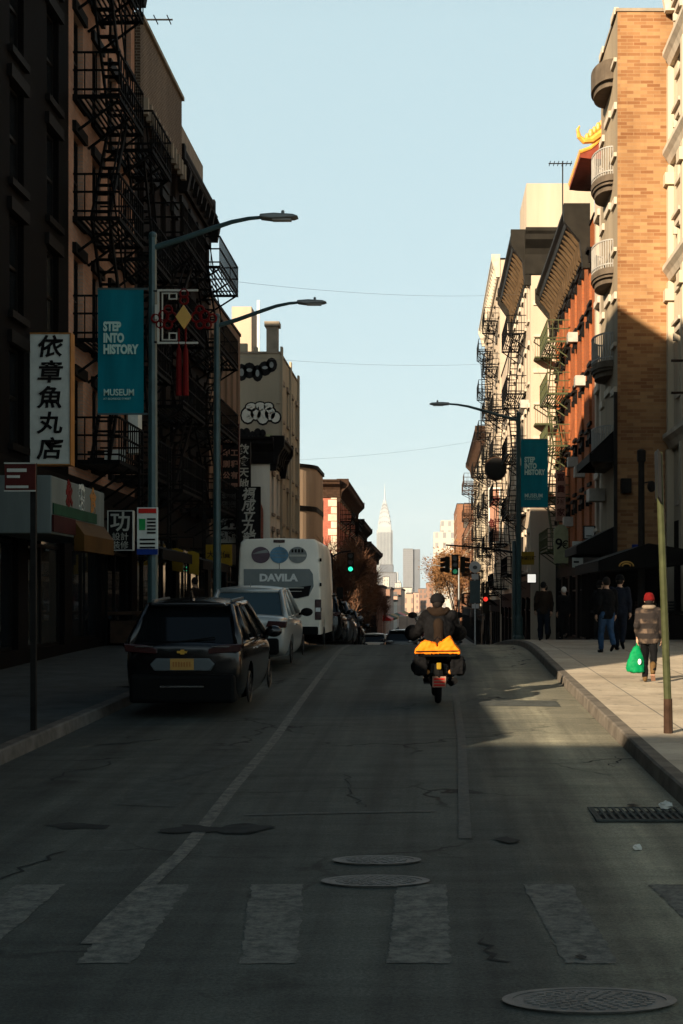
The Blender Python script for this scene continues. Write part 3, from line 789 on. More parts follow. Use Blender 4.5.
blobs('graffiti_tag', 'decal_slate', [(0, 0, .13, 1.6), (.42, .12, .16, .6), (.85, -.05, .1, 1.9), (1.25, .25, .16, .5), (1.6, .4, .11, 1.5)], .022, B6['root'], -10.05, 14.4, 1.0, 80)
blobs('graffiti_tag', 'ink', [(0, 0, .22, 1.6), (.3, .1, .22, 1.3), (.65, -.1, .2, 1.5), (.95, .1, .22, 1.2), (1.25, 0, .2, 1.5)], .012, B6['root'], -10.05, 11.1, .9, 80)
blobs('graffiti_tag', 'sign_sage', [(0, 0, .4, .8), (.5, .1, .4, .7), (1.0, .2, .35, .8), (1.3, -.2, .35, .8)], .012, B6['root'], -9.4, 10.75, .8, 80)
# rounded tan building
t = thing('rounded_building', 'plain tan stucco building with a rounded corner and dark band', 'building', (-14, 108, -2.2), 0, ROWL)
def round_ring(mb, z0, z1, grow=0):
    cx, cy, r = -11.2, 106.2, 3.2 + grow
    o = [(-20, 103 - grow)] + [(cx + r * math.sin(R(a)), cy - r * math.cos(R(a))) for a in range(0, 91, 6)] + [(-8 + grow, 112), (-20, 112)]
    mb.prism(o, 'z', z0, z1)
b = MB(); round_ring(b, -2.6, 11.5); b.build('wall', 'tan_stucco', t, smooth=False)
b = MB(); round_ring(b, 11.5, 11.75, .12); b.build('coping', 'dark_trim', t)
b = MB(); round_ring(b, 8.5, 8.85, .05); b.build('band', 'dark_trim', t)
B7 = building('red_tenement', 'red brick tenement with pale quoins and a bracketed brown cornice', -8, -1, 128.8, 160, 12.4, 12, 'red_brick', 4, 9, ww=1, wh=1.8, group=ROWL, end=[(-9.6, 9.2), (-9.6, 6.1), (-9.6, 3)], coping='rust_iron')
cornice(B7, 'rust_iron', 1.0, 1.5, wrap=4, step=1.5)
for i in range(22): box_part(B7, 'quoin', 'pale_trim', -8.75 + (.25 if i % 2 else 0), -8.004, 128.74, 128.797, -2 + i * .62, -2 + i * .62 + .56)
fire_escape(B7, 133, 139); fire_escape(B7, 147, 153)
B8 = building('tenement', 'brown brick tenement beyond the red tenement, half hidden by bare trees', -8, -1, 160, 182, 10.7, 12, 'brown_brick', 4, 6, group=ROWL); cornice(B8, 'dark_trim', 1, 1.4); fire_escape(B8, 166, 172)
B9 = building('tenement', 'low brown house farthest down the shaded row above the trees', -8, -1, 182, 225, 9.2, 12, 'brown_brick', 3, 9, group=ROWL); cornice(B9, 'dark_trim', .9, 1.3)

# ---------------------------------------------------------------- the sunlit row
C0 = building('ornate_building', 'ornate ivory stone building at the picture edge, beside the buff brick wall', 8.4, 1, 34, 51.8, 24, 12, 'ivory', 5, 6, ww=1.1, wh=2.1, trim='pale_trim', frame='frame_dark', group=ROWR, style='hood')
for k, zz in enumerate((7.4, 13.2, 17.2, 20.6)):
    b = MB(); b.prism([(8.397, zz), (8.25, zz), (8.15, zz + .2), (8.02, zz + .35), (8.02, zz + .5), (8.397, zz + .5)], 'y', 34, 51.75); b.build('belt_cornice', 'pale_trim', C0['root'])
for i in range(7):
    y = 34.2 + i * 2.9
    b = MB(); b.box(8.16, 8.395, y, y + .5, 1, 7.39); b.box(8.2, 8.395, y + .04, y + .46, 7.91, 13.19); b.box(8.2, 8.395, y + .04, y + .46, 13.71, 17.19); b.box(8.2, 8.395, y + .04, y + .46, 17.71, 20.59)
    b.box(8.08, 8.395, y - .08, y + .58, 12.5, 12.9); b.box(8.08, 8.395, y - .08, y + .58, 16.5, 16.9); b.build('pilaster', 'ivory', C0['root'])
cornice(C0, 'pale_trim', .45, 1.3, ztop=24.1)
b = MB()
for zz in (9.6, 8.6): b.box(7.5, 8.394, 46.6, 46.68, zz, zz + .07)
b.build('banner_bracket', 'rust_iron', C0['root'])
C1 = building('balcony_building', 'tall buff brick apartment building with rounded balconies', 6.5, 1, 52, 57, 22.6, 14, 'buff_brick', 0, 1, shop_h=4, group=ROWR, front='cream_dull', coping='stone_trim')
zb = [7.3, 10.6, 13.9, 17.2, 20.5]
for k, z in enumerate(zb):
    b = MB(); n = 14
    def bal(r0, z0, z1, mb, yc=54.6, a=1.45, pr=.62):
        mb.prism([(6.497, yc - a * r0)] + [(6.497 - pr * r0 * math.sin(PI * i / n), yc - a * r0 * math.cos(PI * i / n)) for i in range(1, n)] + [(6.497, yc + a * r0)], 'z', z0, z1)
    if k < 4:
        bal(.8, z - .38, z - .2, b); bal(.92, z - .2, z - .1, b); bal(1, z - .1, z + .12, b)
        sl = b.build('balcony', 'balcony_stone', C1['root'])
        r_ = MB(); m_ = 22
        for i in range(m_ + 1):
            a = PI * i / m_; x = 6.49 - .58 * math.sin(a); y = 54.6 - 1.38 * math.cos(a)
            r_.bar((x, y, z + .12), (x, y, z + 1.12), .035)
            if i: 
                for zz in (1.1, .25): r_.bar((px_, py_, z + zz), (x, y, z + zz), .05)
            px_, py_ = x, y
        r_.build('railing', 'white_iron', sl)
        put_window(C1['root'], '-x', (6.5, 54.6, z + .14), 1.2, 2.2, 'frame_pale', 'pale_trim')
    else:
        bal(.85, z, z + .2, b); bal(1, z + .2, z + .9, b); b.build('canopy', 'balcony_stone', C1['root'])
for z in zb:
    for y in (52.75, 56.4): put_window(C1['root'], '-x', (6.5, y, z + .6), .8, 1.5, 'frame_pale', 'pale_trim')
awning(C1, 52.2, 56.8, 8.2, .95, 'awning_dark', .9)
box_part(C1, 'air_conditioner', 'ac_white', 5.9, 6.49, 55.6, 56.6, 5.9, 6.35)
box_part(C1, 'drain_pipe', 'pole_dark', 6.36, 6.48, 51.84, 51.96, 1.0, 9.4); box_part(C1, 'wall_lamp', 'pole_dark', 6.6, 6.95, 51.7, 51.98, 5.9, 6.4)
awning(C1, 52.2, 56.8, 4.8, 1.4, 'awning_dark', .7)
# Chinese roof
C2 = building('pagoda_building', 'narrow cream building crowned by a golden upturned pagoda eave', 6.5, 1, 57, 59.2, 18.8, 14, 'cream', 4, 1, ww=1.1, wh=1.9, group=ROWR, frame='frame_pale', trim='pale_trim', coping=None)
b = MB()
prof = [(6.9, 20.3), (6.5, 19.7), (6.1, 19.35), (5.72, 19.2), (5.72, 19.06), (6.05, 19.02), (6.49, 19.0), (6.9, 19.0)]
b.prism(prof, 'y', 57.1, 61.6); b.build('eave', 'red_soffit', C2['root'])
b = MB()
for i in range(17):
    y = 57.12 + i * .278; b.tube([(6.95, y, 20.38), (6.52, y, 19.78), (6.1, y, 19.42), (5.69, y, 19.27)], .08, 8)
b.build('roof_tiles', 'gold_tile', C2['root'])
b = MB(); b.tube([(6.95, 57.1, 20.5), (6.55, 57.08, 20.0), (6.15, 57.05, 19.7), (5.85, 57.0, 19.65), (5.66, 56.95, 19.8), (5.6, 56.9, 20.06), (5.68, 56.9, 20.2)], [.15, .15, .14, .12, .09, .06, .025], 8)
for q in range(5): b.ball((5.98 + q * .14, 57.05, 19.82 + q * .13), (.1, .1, .15 + .03 * (q % 2)), 8, 6)
b.tube([(6.95, 61.6, 20.5), (6.5, 61.6, 19.9), (6.1, 61.6, 19.6), (5.8, 61.65, 19.6)], [.15, .15, .13, .06], 8)
b.build('ridge_ornament', 'gold_tile', C2['root'])
C3 = building('orange_tenement', 'orange red brick tenement under a big dark bracketed cornice', 6.5, 1, 59.2, 77.6, 17.4, 14, 'orange_brick', 5, 6, ww=.95, wh=1.75, group=ROWR, trim='dark_trim', frame='frame_pale', style='hood', coping='dark_trim')
cornice(C3, 'green_trim', 1.05, 2.0, ztop=18.2, step=.8, y0=60.9, bm='bracket_brown')
fire_escape(C3, 69.8, 74.6, 'green_iron')
for y, z in ((63, 11.2), (66.2, 8.1), (68.4, 5.6), (63.2, 7.4), (66.3, 13.6)): air_con(C3, y, z)
C4 = building('cream_building', 'cream building with heavy dark green cornice jutting past the orange tenement', 5.2, 1, 77.6, 93, 20.6, 14, 'cream', 5, 6, ww=1, wh=1.9, group=ROWR, trim='pale_trim', frame='frame_dark', end=None, coping='green_trim')
cornice(C4, 'green_trim', 1.0, 2.2, ztop=21.3, step=1.0, wrap=2.4, bm='bracket_brown')
box_part(C4, 'rooftop_bulkhead', 'cream', 5.4, 9.2, 84, 90, 20.3, 25.6)
for z in (7.7, 11.2, 14.6):
    fe = MB(); fr_ = MB(); fe.box(5.35, 6.26, 76.5, 77.58, z, z + .08)
    for i in range(8): fr_.box(5.36 + i * .125, 5.38 + i * .125, 76.5, 76.53, z + .08, z + 1.0)
    fr_.box(5.35, 6.26, 76.5, 76.54, z + .96, z + 1.02); fr_.box(5.35, 5.39, 76.5, 77.58, z + .965, z + 1.015)
    fo = fe.build('fire_escape', 'green_iron', C4['root']); fr_.build('railing', 'green_iron', fo)
for z in (9.0, 12.5, 16.0): put_window(C4['root'], '-y', (5.75, 77.6, z), .55, 1.5, 'frame_dark', 'pale_trim', 'glass_blind')
fire_escape(C4, 81, 87, 'iron')
for y, z in ((79.2, 9.3), (79.4, 12.4)): air_con(C4, y, z)
C5 = building('tenement', 'plain cream tenement hidden between the green cornice and the tallest far building', 5.1, 1, 93, 107, 18.2, 14, 'cream', 5, 5, group=ROWR, trim='pale_trim'); fire_escape(C5, 97, 103)
C6 = building('tenement', 'tall slim ivory tenement standing against open sky beyond the green cornice', 5.0, 1, 107, 136, 26.6, 14, 'cream', 7, 9, ww=1, group=ROWR, trim='stone_trim'); fire_escape(C6, 109, 114); fire_escape(C6, 122, 127, flip=True); cornice(C6, 'pale_trim', .6, 1.2, step=1.2)
C7 = building('tenement', 'pale tenement with rusty fire escapes on the skyline above the traffic signal', 5.0, 1, 136, 172, 17.8, 14, 'ivory', 5, 9, group=ROWR); fire_escape(C7, 139, 144); fire_escape(C7, 150, 155, 'rust_iron', w=1.6); fire_escape(C7, 160, 166, 'rust_iron', w=1.5, flip=True); cornice(C7, 'rust_iron', .9, 1.3, step=1.5)
C8 = building('tenement', 'dull brown tenement below the pale one near the traffic signal', 5.0, 1, 172, 235, 12.4, 14, 'brown_brick', 4, 14, group=ROWR)
C9 = building('brick_block', 'square brown brick block whose broad side faces the street crossing', 4.5, 1, 250, 282, 18.6, 20, 'brown_brick', 5, 6, group=ROWR, end=[(6 + i * 2.4, 1 + j * 3.4) for i in range(3) for j in range(5)])
box_part(C9, 'water_tank', 'rust_iron', 8, 10.4, 255, 257.4, 18.4, 21.2)
C10 = building('pale_block', 'pale flat roofed block just past the brown brick block', 1.2, 1, 505, 540, 26, 10, 'far_block_pale', 0, 0, shop=False, coping=None)
building('pale_block', 'wider whitish block behind the traffic signal, far off', 4, 1, 560, 600, 33, 30, 'far_block_pale', 0, 0, shop=False, coping=None)

# ---------------------------------------------------------------- rooftop things and cables
def antenna(x, y, z, h, label, L=1.4, mast='pole_dark'):
    t = thing('roof_antenna', label, 'antenna', (x, y, z))
    b = MB(); b.bar((x, y, z), (x, y, z + h), .05); b.build('mast', mast, t)
    b = MB(); b.bar((x - L * .6, y, z + h - .1), (x + L * .4, y, z + h - .1), .04)
    for i in range(6): b.bar((x - L * .55 + i * L * .18, y - .35, z + h - .1), (x - L * .55 + i * L * .18, y + .35, z + h - .1), .025)
    b.build('aerial', mast, t)
antenna(5.66, 64, 18.2, 2.75, 'thin roof antenna mast beside the pagoda eave', 1.0)
antenna(6.3, 66, 18.2, 1.3, 'short roof aerial just behind the orange tenement cornice', .8)
antenna(-8.6, 45, 17.5, 2.2, 'spindly television aerial on the roof edge of the dark tenement with tan top', 2.2)
def cable(p, q, sag, label):
    b = MB(); pts = []
    for i in range(25):
        t = i / 24; pts.append((p[0] + (q[0] - p[0]) * t, p[1] + (q[1] - p[1]) * t, p[2] + (q[2] - p[2]) * t - sag * 4 * t * (1 - t)))
    b.tube(pts, .0048, 5); o = b.build('overhead_cable', 'cable_grey', at=p); tag(o, label, 'cable', 'cables over the street')
cable((-8, 50, 13.0), (5.2, 79, 18.4), .35, 'thin cable over the street, highest of the three')
cable((-8, 60, 12.0), (5.15, 82, 15.3), .3, 'thin cable over the street, middle of the three')
cable((-8, 79, 9.6), (5.1, 96, 12.9), .3, 'thin cable over the street, lowest of the three')

# ---------------------------------------------------------------- the far city
def sky_tower():
    X, Y, zb = -121.0, 4000.0, -6.0
    t = thing('skyscraper', 'slender white skyscraper with stepped crown and needle spire', 'skyscraper', (X, Y, zb))
    b = MB()
    b.box(X - 42, X + 42, Y - 20, Y + 40, zb, 62); b.box(X - 33, X + 36, Y - 18, Y + 38, 62, 84); b.build('base', 'far_white', t)
    b = MB(); b.box(X - 21, X + 21, Y - 12, Y + 30, 84, 196); b.box(X - 17.5, X + 17.5, Y - 15, Y - 12.01, 84, 205); b.box(X - 17.5, X + 17.5, Y - 11.9, Y + 28, 196.1, 205)
    b.build('shaft', 'far_white', t)
    b = MB()
    for i in range(9):
        x = X - 15 + i * 3.75; b.box(x - 1.0, x + 1.0, Y - 15.6, Y - 15.02, 88, 190)
    for i in (-1, 1): b.box(X + i * 19.4 - .8, X + i * 19.4 + .8, Y - 12.6, Y - 12.02, 88, 188)
    b.build('window_strips', 'far_grey', t)
    # crown: tiers of arches narrowing to the needle
    b = MB(); w = 17.0; z = 205
    tiers = [(17, 205, 222), (14.8, 219, 236), (12.4, 233, 248), (9.8, 245, 258), (7.2, 255, 267), (4.6, 264, 275)]
    for k, (w, z0, z1) in enumerate(tiers):
        o = [(X - w, z0)] + [(X - w * math.cos(PI * i / 14), z0 + (z1 - z0) * (.45 + .55 * math.sin(PI * i / 14))) for i in range(15)] + [(X + w, z0)]
        b.prism(o, 'y', Y - 12 + k * .9, Y + 26 - k * 2.5)
        o2 = [(Y + 7 - w * 1.05, z0)] + [(Y + 7 - w * 1.05 * math.cos(PI * i / 14), z0 + (z1 - z0) * (.45 + .55 * math.sin(PI * i / 14))) for i in range(15)] + [(Y + 7 + w * 1.05, z0)]
        b.prism(o2, 'x', X - w + .5, X + w - .5)
    b.build('crown', 'far_steel', t)
    b = MB()
    for k, (w, z0, z1) in enumerate(tiers[:5]):
        for i in range(1, 8):
            a = PI * i / 8; cx = X - (w - 1.8) * math.cos(a); cz = z0 + (z1 - z0) * (.3 + .55 * math.sin(a)); yy = Y - 12.4 + k * .9 - (1 if k == 0 else 0)
            b.add([(cx - 1.3, yy, cz - 2.2), (cx + 1.3, yy, cz - 2.2), (cx, yy, cz + 2.4)], [(0, 1, 2)])
    b.build('arch_windows', 'far_grey', t)
    b = MB(); b.tube([(X, Y + 7, 270), (X, Y + 7, 282), (X, Y + 7, 300), (X, Y + 7, 322)], [3.4, 2.0, 1.1, .3], 8); b.build('spire', 'far_steel', t)
sky_tower()
def far_tower(px0, px1, pytop, d, mat, name, label, cap=None, group='distant city blocks', depth=30):
    x0, x1, zt = XP(px0, d), XP(px1, d), ZP(pytop, d); zb = g(d) - 2
    t = thing(name, label, 'building', ((x0 + x1) / 2, d + depth / 2, zb), 0, group)
    b = MB(); b.box(x0, x1, d, d + depth, zb, zt); b.build('wall', mat, t)
    b = MB(); b.box(x0 + .3, x1 - .3, d + .3, d + depth - .3, zt + .01, zt + max(.5, (x1 - x0) * .04)); b.build('roof', 'roof_felt' if cap is None else cap, t)
    return t
far_tower(403, 413, 549, 2600, 'far_block_grey', 'office_tower', 'grey slab tower beside the white skyscraper, its pale face', depth=40)
far_tower(413.1, 420, 549.5, 2604, 'far_grey', 'office_tower', 'narrow dark slab against the right side of the grey slab tower', depth=36)
far_tower(374, 396, 573, 2300, 'far_block_grey', 'office_block', 'broad dark grey block at the foot of the white skyscraper', depth=60)
far_tower(380, 393, 565, 2380, 'far_grey', 'office_block', 'grey upper block stepping up behind the broad dark one', depth=40)
spec = [(371, 378, 582, 1500, 'pale', 'white block at the foot of the broad dark block'), (377, 384, 588, 1250, 'pale', 'small white block in the far jumble below the skyscraper'),
        (383, 389, 577, 1400, 'pale', 'white stepped block centred below the skyscraper'), (388, 396, 590, 1100, 'grey', 'low grey block between white ones at street end'),
        (395, 401, 583, 1300, 'pale', 'slim white block under the grey slab tower'), (400, 412, 588, 950, 'pale', 'wide white block with rows of windows under the grey slab tower'),
        (411, 419, 593, 900, 'pink', 'pinkish block where the street vanishes'), (418, 428, 589, 1000, 'brown', 'brown block behind the rider at street end'),
        (364, 373, 592, 800, 'brown', 'brown block above the bare trees at street end'), (373, 380, 597, 640, 'pink', 'small pink house front at street end'),
        (405, 413, 594, 520, 'pink', 'slender pink brick pier of a house at street end'), (426, 440, 583, 820, 'brown', 'brown block behind the right hand trees'), (437, 452, 577, 700, 'pale', 'cream block glimpsed through the orange trees'), (355, 366, 588, 900, 'grey', 'grey block hidden behind the bare trees'),
        (386, 394, 599, 600, 'pale', 'low white shed at street end'), (394, 402, 602, 560, 'brown', 'squat brown house at street end')]
for a, b_, c, d, k, lab in spec: far_tower(a, b_, c, d, 'far_block_' + k, 'city_block', lab)

FS = [(226, 245, 4.4, 'pink'), (246, 268, 2.9, 'pale'), (269, 296, 4.6, 'brown'), (297, 330, 2.4, 'pale'), (331, 370, 3.6, 'pink'), (371, 430, 5.5, 'brown')]
for y0, y1, z, k in FS:
    t = thing('shop_building', 'tiny %s low shop at the far end of the shaded row, %s' % (k, {226: 'nearest of them', 246: 'second of them', 269: 'third of them', 297: 'fourth of them', 331: 'fifth of them', 371: 'last of them'}[y0]), 'building', (-10, (y0 + y1) / 2, g(y0) - 1), 0, ROWL)
    b = MB(); b.box(-15, -7.2, y0, y1, g(y0) - 1, z); b.build('wall', 'far_block_' + k, t)
    b = MB(); b.box(-15.1, -7.0, y0 - .1, y1 + .1, z + .01, z + .4); b.build('roof', 'roof_felt', t)
    b = MB(); b.prism([(-7.19, g(y0) + 3.4), (-5.9, g(y0) + 2.8), (-5.9, g(y0) + 2.5), (-7.19, g(y0) + 2.5)], 'y', y0 + 2, y1 - 2); b.build('awning', {'pink': 'sign_red', 'pale': 'awning_green', 'brown': 'sign_yellow'}[k], t)
# ------------------------------------------------------------------ lamps, banners, signs
def street_lamp(px, py, dirx, label, ah, L, mat='lamp_paint'):
    """pole at px, py; arm reaches dirx*L at height ah above the pavement"""
    z0 = g(py) + .15
    t = thing('street_lamp', label, 'street lamp', (px, py, z0), 0, 'street lamps')
    b = MB(); b.lathe((px, py, z0), [(.2, 0), (.2, .12), (.15, .2), (.14, .75), (.11, .85)], 12); b.build('base', mat, t)
    b = MB(); b.tube([(px, py, z0 + .8), (px, py, z0 + 4), (px, py, z0 + ah - .35)], [.095, .085, .07], 8); b.ball((px, py, z0 + ah - .33), (.08, .08, .07)); b.build('pole', mat, t, smooth=False)
    b = MB(); za = z0 + ah - .55
    pts = [(px + dirx * L * u, py, za + .55 * v) for u, v in ((0, 0), (.25, .28), (.5, .6), (.7, .84), (.85, .95), (1, 1))]
    b.tube(pts, [.055, .05, .045, .04, .035, .03], 8); b.build('arm', mat, t)
    b = MB(); x = px + dirx * L; z = z0 + ah
    b.prism([(x - dirx * .1, z - .03), (x + dirx * .1, z - .055), (x + dirx * .5, z - .035), (x + dirx * .58, z - .005), (x + dirx * .48, z + .03), (x + dirx * .15, z + .05), (x - dirx * .1, z + .03)], 'y', py - .13, py + .13)
    b.cyl((x + dirx * .3, py), .03, z + .03, z + .12, 10)
    h = b.build('lamp_head', 'lamp_grey', t, bevel=.02)
    b = MB(); b.box(min(x + dirx * .12, x + dirx * .45), max(x + dirx * .12, x + dirx * .45), py - .09, py + .09, z - .068, z - .052); b.build('lens', 'lens', h)
    return t
street_lamp(-4.9, 26.5, 1, 'teal grey street lamp beside the parked black hatchback, carrying the long teal banner', 8.1, 2.0)
street_lamp(-4.9, 34.5, 1, 'teal grey street lamp beside the white van, second along the shaded pavement', 8.0, 1.95)
street_lamp(2.95, 50, -1, 'teal grey street lamp on the sunlit side, its arm reaching left over the road', 7.9, 2.4)

def banner(x0, x1, y, z0, z1, post_x, label, lines, bottom, small):
    t = thing('street_banner', label, 'banner', ((x0 + x1) / 2, y, z0), 0, 'teal banners on lamp posts')
    b = MB(); n = 10; m = 8
    vs = []
    for j in range(m + 1):
        for i in range(n + 1):
            u = i / n; v = j / m; vs.append((x0 + (x1 - x0) * u, y + .018 * math.sin(u * 9 + v * 2) * (1 - abs(2 * v - 1) * .6), z0 + (z1 - z0) * v))
    o2 = [(a, c + .006, d) for a, c, d in vs]; k = n + 1
    b.add(vs, [(j * k + i, j * k + i + 1, (j + 1) * k + i + 1, (j + 1) * k + i) for j in range(m) for i in range(n)])
    b.add(o2, [(j * k + i + 1, j * k + i, (j + 1) * k + i, (j + 1) * k + i + 1) for j in range(m) for i in range(n)])
    b.build('cloth', 'banner_teal', t, smooth=True)
    b = MB(); e = .06 if post_x > x1 else -.06
    for z in (z0 - .01, z1 + .01): b.bar((x0 if post_x > x1 else x1, y + .003, z), (post_x, y + .003, z), .03)
    b.build('bracket', 'lamp_paint', t)
    w = x1 - x0; h = z1 - z0
    for k, s_ in enumerate(lines): text(s_, w * .27, 'banner_text', t, (x0 + w * .13, y - .032, z0 + h * (.695 - k * .092)), align='LEFT', bold=.011, wide=.68)
    text(bottom, w * .2, 'banner_text', t, (x0 + w * .13, y - .032, z0 + h * .165), align='LEFT', bold=.003, wide=.86)
    text(small, w * .062, 'banner_text', t, (x0 + w * .13, y - .032, z0 + h * .115), align='LEFT')
banner(-5.87, -5.06, 26.5, 5.45, 7.64, -4.98, 'long teal banner reading step into history, on the lamp by the black hatchback', ['STEP', 'INTO', 'HISTORY'], 'MUSEUM', 'AT ELDRIDGE STREET')
banner(3.03, 3.93, 50, 5.3, 7.55, 2.95, 'sunless teal banner on the lamp post of the sunlit pavement', ['STEP', 'INTO', 'HISTORY'], 'MUSEUM', 'AT ELDRIDGE STREET')

def sign(name, label, x0, x1, y, z0, z1, mat, frame=None, th=.12, wall=None, cat='sign', group=None, fw=.04, post=None):
    t = thing(name, label, cat, ((x0 + x1) / 2, y, z0), 0, group)
    b = MB(); b.box(x0, x1, y, y + th, z0, z1); b.build('panel', mat, t, bevel=.008)
    if frame:
        f = MB(); f.box(x0 - fw, x0, y - .02, y + th + .01, z0 - fw, z1 + fw); f.box(x1, x1 + fw, y - .02, y + th + .01, z0 - fw, z1 + fw)
        f.box(x0, x1, y - .02, y + th + .01, z0 - fw, z0 - .001); f.box(x0, x1, y - .02, y + th + .01, z1 + .001, z1 + fw); f.build('frame', frame, t)
    if wall is not None:
        k = MB(); xa = x0 if abs(wall - x0) < abs(wall - x1) else x1
        for z in (z0 + .25 * (z1 - z0), z0 + .8 * (z1 - z0)): k.bar((xa, y + th / 2, z), (wall, y + th / 2, z), .05)
        k.build('bracket', 'iron', t)
    return t
VS = 'hanging shop signs with Chinese characters'
# white vertical character sign
t = sign('shop_sign', 'tall white sign with five black brush characters over the corner shop', -8.02, -7.2, 30, 4.88, 7.48, 'sign_white', 'sign_orange', .28, -8.1, group=VS, fw=.025)
chars = '依章魚丸店'
for i, c in enumerate(chars):
    text(c, .46, 'ink', t, (-7.61, 29.985, 7.2 - i * .51), bold=.010, shear=.12, wide=1.1)
# black double-column sign and its neighbours
t = sign('shop_sign', 'black two column sign with pink characters on the brown loft building', -7.75, -7.16, 56, 6.2, 8.75, 'sign_black', 'sign_maroon', .2, -8.0, group=VS)
for k, col in enumerate(('光明印刷公司', '天祥工程有限')):
    for i, c in enumerate(col): text(c, .27, 'sign_pink', t, (-7.6 + k * .3, 55.985, 8.53 - i * .42), bold=.01)
t = sign('shop_sign', 'narrow black sign with four white characters beside the two column one', -7.72, -7.22, 60, 6.55, 8.5, 'sign_black', 'dark_trim', .2, -8.0, group=VS)
for i, c in enumerate('飲食天地'): text(c, .42, 'letter_pale', t, (-7.47, 59.985, 8.22 - i * .46), bold=.01, shear=.12)
t = sign('shop_sign', 'white gridded sign with two columns of small black characters', -7.7, -7.1, 55, 4.3, 6.1, 'sign_white', 'dark_trim', .2, -8.0, group=VS)
for k, col in enumerate(('美金龍新', '容華門記')):
    for i, c in enumerate(col): text(c, .3, 'ink', t, (-7.55 + k * .3, 54.985, 5.86 - i * .43), bold=.02)
b = MB(); b.box(-7.41, -7.39, 54.985, 54.998, 4.35, 6.05)
for i in range(1, 4): b.box(-7.68, -7.42, 54.985, 54.998, 6.1 - i * .44, 6.12 - i * .44); b.box(-7.38, -7.12, 54.985, 54.998, 6.1 - i * .44, 6.12 - i * .44)
b.build('grid_lines', 'ink', t)
t = sign('shop_sign', 'broad black sign with five white brush characters above the van', -6.95, -6.15, 54, 4.2, 6.25, 'sign_black', 'dark_trim', .2, -8.0, group=VS)
for i, c in enumerate('福成立九龍'): text(c, .46, 'letter_pale', t, (-6.55, 53.985, 6.0 - i * .4), bold=.012, shear=.2)
t = sign('shop_sign', 'squarish black sign in a pale frame beside the corner shop awning', -7.72, -7.14, 36, 3.38, 4.3, 'sign_black', 'sign_white', .15, -8.0, group=VS, fw=.02)
text('功', .5, 'letter_pale', t, (-7.43, 35.985, 4.02), bold=.008); text('設計', .2, 'letter_pale', t, (-7.43, 35.985, 3.68)); text('裝修', .2, 'letter_pale', t, (-7.43, 35.985, 3.48))
t = sign('shop_sign', 'yellow sign with faded dark characters behind the second lamp', -7.5, -6.6, 50, 3.35, 4.05, 'sign_yellow', None, .06, -8.0, group=VS)
text('大減價', .26, 'rust_iron', t, (-7.05, 49.985, 3.7), bold=.004)
t = sign('shop_sign', 'plain narrow white sign seen between the teal banner and its lamp', -7.45, -7.2, 37, 5.8, 8.0, 'sign_white', None, .5, -8.0)
t = sign('shop_sign', 'small plain white sign low behind the teal banner', -7.6, -7.1, 35, 5.4, 5.68, 'sign_white', None, .1, -8.0)
# corner shop awning box with coloured characters
t = thing('shop_canopy', 'grey white box canopy of the corner shop with orange and green trim', 'awning', (-7.3, 29.5, 3.3))
b = MB(); b.box(-7.99, -6.86, 27.2, 31.6, 3.36, 4.42); b.build('box', 'awning_white', t, bevel=.03)
b = MB(); b.prism([(-6.86, 3.7), (-6.66, 3.42), (-6.66, 3.1), (-6.86, 3.1)], 'y', 28.9, 31.6); b.build('orange_trim', 'awning_orange', t)
b = MB(); b.box(-6.857, -6.835, 27.25, 30.8, 3.72, 3.92); b.build('green_trim', 'awning_green', t)
b = MB(); b.box(-6.857, -6.82, 27.2, 28.88, 3.4, 3.70); b.build('red_trim', 'awning_maroon', t)
for i, (c, m_) in enumerate((('永', 'lantern_red'), ('發', 'sign_white'), ('食', 'sign_orange'))): text(c, .5, m_, t, (-6.852, 28.5 + i * 1.0, 4.14), '+x', bold=.03)
# parking rules plate on the lamp, red street sign, knot decoration
t = sign('parking_sign', 'white parking rules plate with red heading and green square, on the lamp post', -5.15, -4.78, 26.36, 2.95, 3.78, 'sign_white', None, .02)
b = MB(); b.box(-5.12, -4.81, 26.345, 26.357, 3.68, 3.76); b.build('heading', 'sign_red', t)
b = MB(); b.box(-5.11, -5.0, 26.345, 26.357, 3.38, 3.58); b.build('green_square', 'sign_green', t)
b = MB()
for i in range(5): b.box(-4.97, -4.82, 26.345, 26.357, 3.56 - i * .06, 3.59 - i * .06)
for i in range(3): b.box(-5.1, -4.83, 26.345, 26.357, 3.2 - i * .07, 3.23 - i * .07)
b.build('small_print', 'ink', t)
b = MB(); b.box(-5.15, -4.78, 26.345, 26.357, 2.95, 3.05); b.build('blue_strip', 'sign_blue', t)
z = g(17.7) + .15
t = thing('street_sign', 'small maroon notice on a thin dark post at the shaded kerb', 'street sign', (-4.68, 17.7, z))
b = MB(); b.box(-4.71, -4.645, 17.67, 17.73, z, 3.75); b.build('post', 'pole_dark', t)
b = MB(); b.box(-5.0, -4.64, 17.63, 17.66, 3.42, 3.74); b.build('panel', 'sign_maroon', t)
b = MB(); b.box(-4.97, -4.74, 17.62, 17.628, 3.64, 3.68); b.box(-4.97, -4.82, 17.62, 17.628, 3.57, 3.6); b.box(-4.98, -4.72, 17.62, 17.628, 3.45, 3.48)
for (a, c, e, f) in ((-5.005, -4.635, 3.735, 3.75), (-5.005, -4.635, 3.41, 3.425)): b.box(a, c, 17.62, 17.628, e, f)
b.build('pale_lines', 'letter_pale', t)
t = thing('knot_decoration', 'red knot decoration with golden diamond, white fretwork and hanging red tassels', 'decoration', (-4.4, 26.45, 5.8))
b = MB(); y = 26.4
def fr(x0, x1, z0, z1): b.box(x0, x1, y - .015, y + .015, z0, z1)
fr(-4.80, -4.765, 6.66, 7.62); fr(-4.7649, -4.08, 7.585, 7.62); fr(-4.7649, -4.08, 6.66, 6.695)
